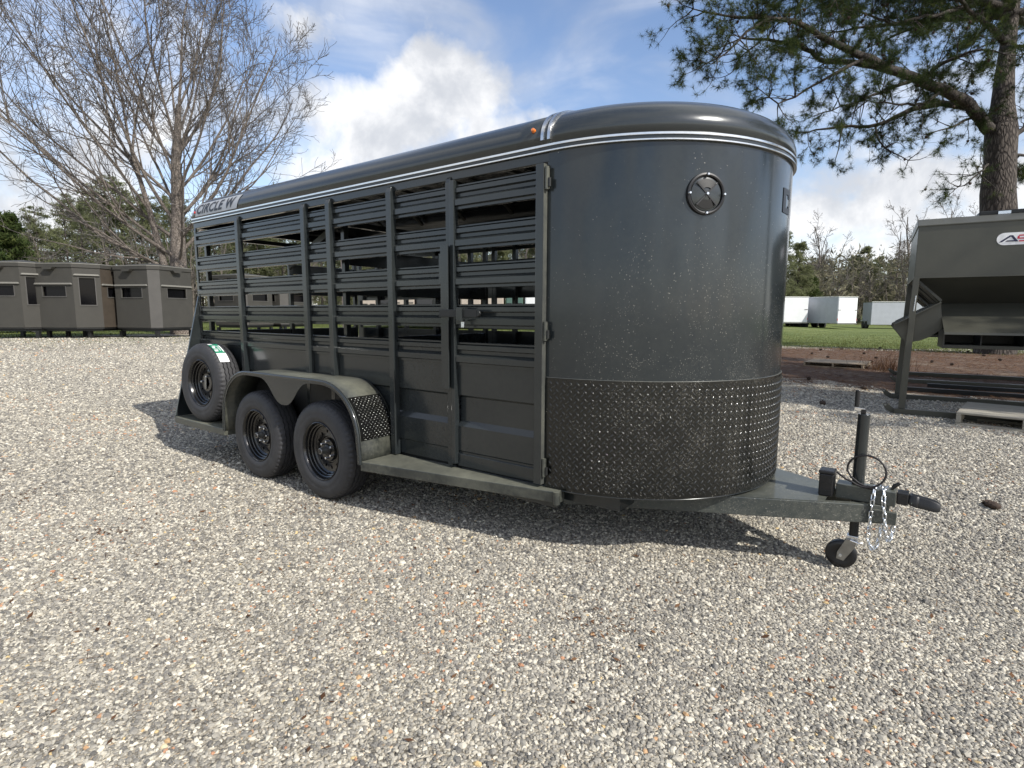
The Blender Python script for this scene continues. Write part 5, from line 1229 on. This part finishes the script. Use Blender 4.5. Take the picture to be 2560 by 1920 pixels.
# the big pine on the right
pt = thing('pine_tree', 'big rough barked pine leaning its cone laden limbs over the feeder', 'tree', (0, 0, 0))
Tp = Tree(5)
tk = [(2497, 800, 12.2), (2497, 560, 12.2), (2494, 480, 12.2), (2500, 400, 12.2), (2503, 330, 12.2), (2506, 260, 12.25), (2512, 180, 12.3), (2524, 80, 12.4), (2538, -40, 12.5), (2545, -180, 12.6)]
tp = [at(a_, b_, c_*1.58) for a_, b_, c_ in tk]; tp[0][2] = -0.2
MB().tube(tp, [0.60, 0.52, 0.49, 0.45, 0.46, 0.33, 0.27, 0.22, 0.19, 0.13], 18).build('trunk', 'pine_bark', pt, smooth=60)
PS = 1.58
X8 = lambda X, Y, d: at(1660+X/2.458, Y/2.458, d*PS)
limbs = [
    [(2000, 800, 12.1), (1860, 625, 11.9), (1600, 500, 11.5), (1400, 430, 11.2), (1240, 350, 10.9), (1050, 270, 10.6), (900, 180, 10.4), (800, 130, 10.2), (650, 110, 10.0), (450, 112, 9.8), (300, 90, 9.6), (180, 55, 9.5)],
    [(1450, 440, 11.3), (1200, 388, 11.2), (960, 378, 11.2), (900, 320, 11.2), (800, 262, 11.1), (600, 245, 11.0), (460, 240, 10.9), (330, 300, 10.8)],
    [(1960, 740, 12.2), (1850, 652, 12.4), (1700, 636, 12.6), (1550, 662, 12.7), (1400, 732, 12.8), (1300, 780, 12.8), (1100, 775, 12.9), (900, 805, 13.0), (780, 830, 13.0)],
    [(2110, 260, 12.3), (1950, 125, 12.0), (1860, 50, 11.8), (1820, -10, 11.6), (1700, -120, 11.2)],
    [(1960, 705, 12.3), (1850, 742, 12.0), (1750, 790, 11.8), (1620, 822, 11.6)],
    [(1900, 30, 12.0), (1700, 82, 11.6), (1400, 150, 11.3), (1250, 90, 11.0), (1100, 30, 10.8), (950, -40, 10.6)],
    [(1300, 780, 12.8), (1320, 880, 12.7), (1400, 930, 12.6), (1500, 985, 12.5)],
    [(1990, 1010, 12.1), (1930, 1070, 11.7), (1860, 1130, 11.5), (1790, 1160, 11.3)],
    [(1600, 505, 11.5), (1660, 420, 11.0), (1780, 360, 10.6), (1950, 300, 10.3), (2080, 330, 10.0)],
    [(2080, 300, 12.2), (2200, 280, 11.6), (2330, 320, 11.0)],
    [(2150, 840, 12.3), (2260, 740, 12.6), (2400, 640, 13.0)],
    [(2120, 1040, 12.3), (2220, 1090, 12.8), (2330, 1180, 13.2)],
    [(2130, 950, 12.3), (2230, 960, 12.6), (2360, 1010, 13.0)],
    [(800, 130, 10.2), (830, 20, 10.1), (800, -60, 10.0)],
    [(1100, 775, 12.9), (1080, 880, 12.8), (1060, 960, 12.8)],
    [(1240, 350, 10.9), (1000, 480, 10.7), (860, 560, 10.6), (700, 640, 10.5), (600, 560, 10.4)],
    [(1550, 480, 11.4), (1350, 560, 11.2), (1150, 640, 11.0), (980, 690, 10.9)],
    [(1700, 560, 11.7), (1600, 640, 11.3), (1450, 640, 11.0), (1250, 620, 10.8)],
    [(650, 110, 10.0), (500, 200, 9.8), (380, 330, 9.7), (260, 390, 9.6)],
    [(600, 245, 11.0), (470, 350, 10.9), (420, 440, 10.8)],
    [(1820, -10, 11.6), (1500, -60, 11.0), (1200, -90, 10.5), (700, -80, 10.0), (350, -40, 9.6)],
]
lr = [.20, .11, .13, .13, .06, .07, .04, .04, .08, .08, .10, .05, .06, .035, .035, .06, .07, .06, .05, .03, .09]
tufts = []; cones = []
rg2 = np.random.default_rng(21)
def branchlet(p, d, L, r, lev):
    n = 5; q = p.copy(); pr_ = r
    for i in range(n):
        d = norm(d+rg2.normal(0, 0.20, 3)+np.array((0, 0, 0.05))); q2 = q+d*L/n; nr = max(0.004, r*(1-(i+1)/n*0.75)); Tp.put(q, pr_, q2, nr); pr_ = nr; q = q2
        if lev < 2:
            for _ in range(rg2.poisson(0.85 if lev == 0 else 0.55)):
                ax = norm(np.cross(d, rg2.normal(0, 1, 3))); a = radians(rg2.uniform(30, 65)); branchlet(q, norm(d*cos(a)+ax*sin(a)), L*rg2.uniform(0.35, 0.6), max(0.004, nr*0.6), lev+1)
        elif i >= 4: pass
    tufts.append((q.copy(), d.copy()))
    if rg2.random() < 0.8: tufts.append((q-d*0.16, norm(d+rg2.normal(0, .3, 3))))
    if rg2.random() < 0.085: cones.append(q-d*0.12+np.array((0, 0, -0.05)))
def do_limb(P, r0):
    # resample
    L = [0]; 
    for i in range(1, len(P)): L.append(L[-1]+np.linalg.norm(P[i]-P[i-1]))
    m_ = max(4, int(L[-1]/0.30)); prev = None
    for i in range(m_+1):
        s = L[-1]*i/m_; q = np.array([np.interp(s, L, [p[k] for p in P]) for k in range(3)])
        if 0 < i < m_: q = q+rg2.normal(0, 0.018, 3)
        r = r0*(1-i/m_)+0.014*(i/m_)
        if prev is not None:
            Tp.put(prev[0], prev[1], q, r); d = norm(q-prev[0])
            if i/m_ > 0.12 or r0 < 0.08:
                for _ in range(rg2.poisson(1.25)):
                    ax = norm(np.cross(d, rg2.normal(0, 1, 3))); a = radians(rg2.uniform(35, 80)); branchlet(q, norm(d*cos(a)+ax*sin(a)+np.array((0, 0, 0.12))), rg2.uniform(0.5, 1.35), 0.020, 0 if r0 > 0.05 else 1)
        prev = (q, r)
    branchlet(prev[0], d, 0.8, 0.018, 0)
def flush():
    if Tp.big or Tp.mid: Tp.limb(pt, 'branch_bark', 'branch_bark')
    Tp.big, Tp.mid, Tp.small = [], [], []
for P, r0 in zip(limbs, lr): do_limb([X8(*p) for p in P], r0*1.02); flush()
# limbs on the other sides and above the frame (they shade the ground)
tb = tp[5]
for k in range(15):
    a = 2*pi*k/15+rg2.uniform(-.15, .15); z0 = rg2.uniform(10.5, 15.0); L = rg2.uniform(5.0, 8.0)*(1.5-0.05*z0); c_ = np.array((tp[7][0], tp[7][1], z0))
    d = np.array((cos(a), sin(a), 0.12)); P = [c_+d*L*t+np.array((0, 0, -0.35*t*t)) for t in np.linspace(0, 1, 6)]; do_limb(P, 0.14); flush()
MB().tube([tp[-1], tp[-1]+np.array((0, 0, 2.5))], [0.10, 0.03], 8).build('trunk', 'pine_bark', pt, smooth=60)
def needles(tufts, n, L, wdt, rs):
    t = np.array([q[0] for q in tufts]); d = np.array([q[1] for q in tufts]); m_ = len(t); R = np.random.default_rng(rs)
    dd = d[:, None, :]*R.uniform(-0.15, 1.1, (m_, n, 1))+R.normal(0, 0.62, (m_, n, 3)); dd /= np.linalg.norm(dd, axis=2)[..., None]
    base = t[:, None, :]+R.uniform(-0.035, 0.01, (m_, n, 1))*d[:, None, :]; LL = L*R.uniform(0.65, 1.1, (m_, n, 1)); tip = base+dd*LL+np.array((0, 0, -0.012))
    side = np.cross(dd, R.normal(0, 1, (m_, n, 3))); side /= np.linalg.norm(side, axis=2)[..., None]
    V = np.stack([base-side*wdt/2, base+side*wdt/2, tip], 2).reshape(-1, 3); F = np.arange(len(V)).reshape(-1, 3)
    tint = np.repeat(np.clip(R.normal(0.45, 0.22, m_), 0, 1), n*3); return V, F, tint
V, F, ti = needles(tufts, 26, 0.20, 0.0075, 1)
bulk('needles', V, F, 'pine_needles', pt, kind='stuff', tint=ti)
print('tufts', len(tufts), 'cones', len(cones))
mb = MB()
for c in cones[:260]:
    mb.tube([c+np.array((0, 0, 0.04)), c+np.array((0, 0, 0.02)), c+np.array((0, 0, -0.02)), c+np.array((0, 0, -0.05))], [0.018, 0.045, 0.04, 0.01], 7)
mb.build('cones', 'cone_brown', pt, kind='stuff')

# a second pine just outside the picture on the right, whose shade falls across the yard
pt2 = thing('pine_tree', 'pine standing out of the picture on the right, shading the yard by the feeder', 'tree', (13.6, 10.2, 0), group='yard pines')
MB().tube([(0, 0, -0.2), (0.1, 0, 4), (0.1, 0.1, 9), (0, 0.2, 13)], [0.35, 0.28, 0.2, 0.05], 12).build('trunk', 'pine_bark', pt2, smooth=60)
tufts_b = tufts; tufts = []
for k in range(22):
    a = 2.399*k; z0 = 5.5+7.0*k/22; L = 4.2*(1.25-0.055*(z0-4)); c_ = np.array((0.1, 0.1, z0)); d = np.array((cos(a), sin(a), 0.2)); do_limb([c_+d*L*t for t in np.linspace(0, 1, 5)], 0.09)
V, F = seg_mesh(Tp.big+Tp.mid, 5); bulk('branches', V, F, 'branch_bark', pt2, kind='stuff'); V, F = seg_mesh(Tp.small, 3); bulk('twigs', V, F, 'branch_bark', pt2, kind='stuff')
V, F, ti = needles(tufts, 16, 0.24, 0.014, 2); bulk('needles', V, F, 'pine_needles', pt2, kind='stuff', tint=ti)

# background trees --------------------------------------------------
def leafcloud(R, centres, rad, n, size, flat=0.8):
    m_ = len(centres); c = np.repeat(np.array(centres), n, 0); rr = np.repeat(np.array(rad), n)
    off = R.normal(0, 0.5, (m_*n, 3))*rr[:, None]; off[:, 2] *= flat; p = c+off
    a = R.normal(0, 1, (m_*n, 3)); a /= np.linalg.norm(a, axis=1)[:, None]; b = np.cross(a, R.normal(0, 1, (m_*n, 3))); b /= np.linalg.norm(b, axis=1)[:, None]
    s = size*R.uniform(0.5, 1.3, (m_*n, 1)); V = np.stack([p-a*s, p+b*s*0.45, p+a*s], 1).reshape(-1, 3); F = np.arange(len(V)).reshape(-1, 3)
    tint = np.repeat(np.repeat(np.clip(R.normal(0.5, 0.25, m_), 0, 1), n), 3); return V, F, tint
def far_pine_proto(seed, H, kind):
    R = np.random.default_rng(seed); root = thing('forest_pine', '', 'tree')
    segs = []; cs, rs = [], []; lean = R.normal(0, 0.02, 2)
    for i in range(8):
        z0, z1 = H*i/8, H*(i+1)/8; f = lambda z: 0.13*(1-z/H)*H/12+0.025
        segs.append((lean[0]*z0, lean[1]*z0, z0, f(z0), lean[0]*z1, lean[1]*z1, z1, f(z1)))
    lo_f = {'pine': 0.42, 'full': 0.10, 'cedar': 0.03}[kind]; nb = {'pine': 34, 'full': 80, 'cedar': 80}[kind]
    for k in range(nb):
        z = H*(lo_f+(0.98-lo_f)*R.random()**0.85); t = (z/H-lo_f)/(1-lo_f)
        rmax = {'pine': H*0.19*(1-t)**0.6+0.3, 'full': H*0.24*(1-t)**0.75+0.25, 'cedar': H*0.27*(1-t)**0.8+0.2}[kind]; a = R.uniform(0, 2*pi); L = rmax*R.uniform(0.5, 1.05)
        p0_ = np.array((lean[0]*z, lean[1]*z, z)); p1_ = p0_+np.array((cos(a)*L, sin(a)*L, L*R.uniform(-0.05, 0.45))); segs.append((*p0_, 0.035, *p1_, 0.012))
        for s in (0.45, 0.75, 1.0):
            cs.append(p0_+(p1_-p0_)*s+R.normal(0, 0.12, 3)); rs.append((0.22+0.13*rmax*R.uniform(0.5, 1.3))*(1.1-0.35*t))
    V, F = seg_mesh(segs, 5); bulk('trunk', V, F, 'pine_bark', root)
    n = {'pine': 36, 'full': 46, 'cedar': 46}[kind]
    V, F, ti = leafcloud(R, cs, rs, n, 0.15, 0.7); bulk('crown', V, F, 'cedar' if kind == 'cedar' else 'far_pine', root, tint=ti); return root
def far_bare_proto(seed, H, buds):
    root = thing('forest_bare_tree', '', 'tree'); t_ = Tree(seed); c = dict(n=[7, 5, 4, 3], wig=[0.07, 0.12, 0.18, 0.2], up=[0.05, 0.06, 0.03, 0.0], kids=[13, 7.0, 4.0, 0], start=[0.25, 0.15, 0.2, 0], ang=(18, 50), len=[(0.30, 0.5), (0.4, 0.6), (0.4, 0.6)], rmin=0.014)
    t_.grow(np.array((0, 0, -0.1)), np.array((0, 0, 1.)), H, 0.16, 0, c)
    V, F = seg_mesh(t_.big+t_.mid, 5); bulk('trunk', V, F, 'bare_bark', root); V, F = seg_mesh(t_.small, 3); bulk('crown', V, F, 'twig_bark', root)
    if buds:
        cs = [q[0] for q in t_.tips if q[2] >= 2]; V, F, ti = leafcloud(np.random.default_rng(seed), cs, [0.35]*len(cs), 3, 0.05, 1.0); bulk('buds', V, F, 'bud_twigs', root, tint=ti, kind='stuff')
    return root
protos = {'pine': [far_pine_proto(i, 12.0, 'pine') for i in (1, 2, 3)], 'full': [far_pine_proto(i, 10.0, 'full') for i in (4, 5)], 'cedar': [far_pine_proto(6, 7.0, 'cedar')],
          'bare': [far_bare_proto(i, 10.5, False) for i in (31, 32)], 'bud': [far_bare_proto(33, 10.5, True)]}
used_p = set()
LAB = {'pine': ('tall thin stemmed pine standing in the wood behind the yard', 'pines in the wood'), 'full': ('bushy green pine at the edge of the wood', 'bushy pines at the edge of the wood'),
       'cedar': ('dense dark evergreen above the leftmost hunting blind', 'dark evergreens by the blinds'), 'bare': ('slender leafless tree in the wood behind the yard', 'leafless trees in the wood'), 'bud': ('leafless tree with reddish buds in the wood behind the yard', 'budding trees in the wood')}
RF = np.random.default_rng(77)
def plant(kind, u, d, top_v, label=None, group=None):
    """put a tree so that its top shows at image height top_v"""
    i = int(RF.integers(len(protos[kind]))); pr = protos[kind][i]; H = {'pine': 12.0, 'full': 10.0, 'cedar': 7.0, 'bare': 10.5, 'bud': 10.5}[kind]
    p = at(u, 790, d); z0 = float(gz(p[0], p[1])); topz = at(u, top_v, d)[2]; s = max(0.3, (topz-z0)/H)
    key = (kind, i)
    if key in used_p: r = dup(pr)
    else: r = pr; used_p.add(key)
    r.location = (p[0], p[1], z0-0.05); r.rotation_euler = (0, 0, RF.uniform(0, 6.28)); r.scale = (s*RF.uniform(0.9, 1.15), s*RF.uniform(0.9, 1.15), s)
    area = 'behind the hunting blinds' if u < 500 else 'behind the livestock trailer' if u < 1900 else 'beyond the cargo trailers'
    r['label'] = label or LAB[kind][0].replace('behind the yard', area).replace('at the edge of the wood', 'in the wood '+area).replace('in the wood'+'$', '')
    r['group'] = group or LAB[kind][1]+' '+area; return r
plant('cedar', 40, 33, 530, 'dark dense evergreen rising above the leftmost hunting blind')
# left wood
for k in range(44):
    u = -120+k*19+RF.uniform(-8, 8); d = RF.uniform(46, 66); tv = 500+35*sin(u/70)+RF.uniform(-22, 45)+(40 if u < 60 else 0)
    plant('pine', u, d, tv)
for k in range(26): plant('bare', -60+k*27+RF.uniform(-10, 10), RF.uniform(40, 56), RF.uniform(560, 660))
for k in range(14): plant('full', 40+k*33, RF.uniform(50, 62), RF.uniform(640, 700))
# middle, behind the trailer
for k in range(34):
    u = 560+k*27+RF.uniform(-9, 9); plant('full' if k % 3 else 'pine', u, RF.uniform(44, 60), RF.uniform(520, 600))
for k in range(10): plant('bare', 700+k*75, RF.uniform(40, 50), RF.uniform(560, 640))
# right wood
plant('full', 1985, 62, 600); plant('full', 1950, 60, 570); plant('full', 2010, 66, 668); plant('cedar', 2030, 64, 690, 'low dark evergreen above the white cargo trailers', 'dark evergreens by the cargo trailers')
for u, d, tv in ((2052, 85, 562), (2020, 88, 600), (2085, 90, 610)): plant('bare', u, d, tv)
for u, d, tv in ((2150, 92, 610), (2125, 95, 640), (2185, 96, 635), (2215, 98, 660), (2165, 88, 655), (2060, 84, 690), (2095, 86, 680), (2120, 84, 700), (2205, 86, 700), (2240, 88, 690), (2035, 80, 705)): plant('full', u, d, tv)
for u, d, tv in ((2285, 74, 540), (2325, 76, 532), (2245, 80, 580), (2370, 78, 545), (2262, 70, 620)): plant('bud', u, d, tv)
for k in range(14): plant('full' if k % 2 else 'pine', 1430+k*38+RF.uniform(-10, 10), RF.uniform(66, 90), RF.uniform(600, 670))
for k in range(16): plant('bare', 1420+k*34, RF.uniform(62, 85), RF.uniform(620, 690))
for k in range(46): plant(('bare', 'bud')[k % 5 == 0], 1960+k*15+RF.uniform(-7, 7), RF.uniform(68, 96), RF.uniform(655, 715))
for k in range(12): plant('pine', 1975+k*26+RF.uniform(-8, 8), RF.uniform(88, 102), RF.uniform(635, 680))
for k in range(14): plant('full', 2440+k*30, RF.uniform(60, 90), RF.uniform(600, 700))
for k in protos:
    for i, pr in enumerate(protos[k]):
        if (k, i) not in used_p:
            for ch in list(pr.children): bpy.data.objects.remove(ch)
            bpy.data.objects.remove(pr)
# far brush: one dense mass closing the wood
cs, rs = [], []
for k in range(1700):
    u = RF.uniform(-500, 3100); d = RF.uniform(70, 105); p = at(u, 790, d); p[2] = RF.uniform(0, 1)**0.9*(9.5 if u < 1900 else 10.5)*d/95; cs.append(p); rs.append(2.2)
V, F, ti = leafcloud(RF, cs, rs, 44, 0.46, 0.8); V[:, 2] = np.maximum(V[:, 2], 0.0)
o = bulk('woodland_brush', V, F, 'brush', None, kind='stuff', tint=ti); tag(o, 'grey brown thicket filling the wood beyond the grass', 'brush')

# ------------------------------------------------------------------ small things on the ground
# pine cones
cone = None
for k, (u, v) in enumerate([(2480, 1260), (2022, 948), (2160, 972), (2057, 1009), (2052, 875), (2104, 873), (2160, 884), (2178, 905), (2190, 895), (2070, 893), (2200, 870), (2420, 880), (2460, 890), (2330, 905), (2380, 912), (2500, 900), (2030, 885)]):
    p = on_z(u, v, 0.02); z = float(gz(p[0], p[1])); s = 1.0+0.0*k
    if cone is None:
        mb = MB(); R = np.random.default_rng(4)
        mb.tube([(-0.06, 0, 0.04), (-0.04, 0, 0.04), (0, 0, 0.042), (0.04, 0, 0.04), (0.07, 0, 0.035)], [0.015, 0.036, 0.04, 0.028, 0.006], 10)
        for i in range(70):
            t = R.uniform(-0.05, 0.06); a = R.uniform(0, 2*pi); r = 0.036*(1-abs(t)/0.1); c = np.array((t, r*cos(a), 0.042+r*sin(a))); n = np.array((0.4, cos(a), sin(a)))
            b = np.array((0, -sin(a), cos(a)))*0.011; i0 = len(mb.v); mb.v += [tuple(c-b), tuple(c+b), tuple(c+n*0.018)]; mb.f.append((i0, i0+1, i0+2))
        cone = mb.build('pine_cone', 'cone_brown', None, recalc=False); o = cone
    else: o = cone.copy(); COL.objects.link(o)
    o.location = (p[0], p[1], z); o.rotation_euler = (0, 0, RF.uniform(0, 6.28)); o.scale = (1.0, 0.95, 0.6) if k == 0 else (0.85,)*3
    tag(o, 'dark pine cone lying alone on the open gravel right of the tongue' if k == 0 else ('brown pine cone lying in the shaded straw between the gravel and the wood'), 'pine cone', 'pine cones scattered on the ground')
# litter: dry leaves and needles over gravel, thick straw under the pine
def litter(n, fx, size, material, name, label, cat, lift=0.012, seed=0, asp=0.3):
    R = np.random.default_rng(seed); P = fx(R, n); z = gz(P[:, 0], P[:, 1])+lift; p = np.stack([P[:, 0], P[:, 1], z], 1); a = R.uniform(0, 2*pi, len(p))
    d = np.stack([np.cos(a), np.sin(a), R.normal(0.06, 0.2, len(p))], 1); b = np.stack([-np.sin(a), np.cos(a), R.normal(0, 0.2, len(p))], 1); s = size*R.uniform(0.5, 1.5, (len(p), 1))
    V = np.stack([p-d*s, p+b*s*asp, p+d*s, p-b*s*asp], 1).reshape(-1, 3); V[:, 2] = np.maximum(V[:, 2], gz(V[:, 0], V[:, 1])+0.004)
    F = np.arange(len(V)).reshape(-1, 4); o = bulk(name, V, F, material, None, kind='stuff', tint=np.repeat(R.random(len(p)), 4)); tag(o, label, cat)
def f1(R, n):
    f2 = norm(np.array([Fv[0], Fv[1], 0]))[:2]; rt = np.array([f2[1], -f2[0]]); d = R.uniform(1.5, 11, n)**1.0; s = R.uniform(-1, 1, n)*d
    return CAM[:2]+d[:, None]*f2+s[:, None]*rt
litter(700, f1, 0.014, 'dry_litter', 'leaf_litter', 'small dry orange brown leaf scraps on the gravel', 'leaves', seed=1, asp=0.45)
litter(900, f1, 0.035, 'dry_litter', 'fallen_needles', 'loose brown pine needles on the gravel', 'needles', seed=2, asp=0.03)
def f2_(R, n):
    cs_ = np.array([on_z(u, v)[:2] for u, v in ((780, 1255), (830, 1245), (300, 1330), (1000, 1275), (2010, 1050), (2150, 1120), (1990, 1090), (60, 1240), (1500, 1560), (2450, 1180))])
    k = R.integers(len(cs_), size=n); return cs_[k]+R.normal(0, 1, (n, 2))*R.uniform(0.05, 0.22, (n, 1))
litter(900, f2_, 0.010, 'dry_litter', 'leaf_drifts', 'rust coloured drifts of leaf crumbs on the gravel', 'leaves', seed=8, asp=0.4)
def f3(R, n):
    P = np.stack([R.uniform(-5, 20, n), R.uniform(7.0, 24, n)], 1); m_ = (((P[:, 0]-11)/15)**2+((P[:, 1]-16.2)/8.6)**2)+R.normal(0, 0.12, n) < 1.0; return P[m_]
litter(60000, f3, 0.07, 'dry_litter', 'pine_straw', 'reddish brown pine straw covering the ground under the pine', 'pine straw', seed=3, asp=0.06)
def f4(R, n):
    P = np.stack([R.uniform(-4, 5.5, n), R.uniform(7.2, 10.5, n)], 1); return P[R.random(n) < (P[:, 1]-6.5)/6]
litter(5000, f4, 0.06, 'dry_litter', 'scattered_straw', 'thin brown straw drifting over the shaded gravel', 'pine straw', seed=5, asp=0.06)
# grass blades: field edge, tufts near the blinds
def blades(P, h, wd_, name, label, seed):
    R = np.random.default_rng(seed); n = len(P); z = gz(P[:, 0], P[:, 1]); p = np.stack([P[:, 0], P[:, 1], z-0.01], 1); a = R.uniform(0, 2*pi, n); b = np.stack([np.cos(a), np.sin(a), 0*a], 1)*wd_
    hh = h*R.uniform(0.4, 1.3, n); tip = p+np.stack([R.normal(0, 0.35, n)*hh, R.normal(0, 0.35, n)*hh, hh], 1); V = np.stack([p-b, p+b, tip], 1).reshape(-1, 3)
    o = bulk(name, V, np.arange(len(V)).reshape(-1, 3), 'grass_blade', None, kind='stuff', tint=np.repeat(R.random(n), 3)); tag(o, label, 'grass')
R = np.random.default_rng(9); n = 90000
P = np.stack([R.uniform(-12, 26, n), 21.5+R.exponential(7, n)], 1); P = P[(P[:, 1] < 50) & (P[:, 1] > 23.2+R.normal(0, 0.8, len(P)))]
blades(P, 0.07, 0.009, 'field_grass', 'short green grass of the field beyond the pine straw', 1)
n = 60000; P = np.stack([R.uniform(-34, -8, n), R.uniform(-6, 30, n)], 1); P = P[(P[:, 0] < -21.3+R.normal(0, 0.5, len(P))) | (P[:, 1] > 13.2+R.normal(0, .5, len(P)))]
blades(P, 0.08, 0.010, 'yard_grass', 'green grass behind the hunting blinds', 2)
cl = np.stack([R.uniform(-19, -12.5, 130), R.uniform(2.0, 9.5, 130)], 1); P = (cl[:, None, :]+R.normal(0, 0.14, (130, 26, 2))).reshape(-1, 2); P = P[R.random(len(P)) < np.clip((-11.5-P[:, 0])/5, 0, 1)]
blades(P, 0.055, 0.007, 'grass_tufts', 'thin weed tufts growing through the gravel by the blinds', 3)
# dry weeds at the feeder leg
wd0 = on_z(2216, 925, 0); P = wd0[:2]+R.normal(0, 0.25, (300, 2)); blades(P, 0.42, 0.004, 'dry_weeds', 'dry brown weeds standing beside the rear feeder leg', 4); bpy.data.objects['dry_weeds'].data.materials[0] = MATS['dry_litter']
SC.render.engine = 'CYCLES'
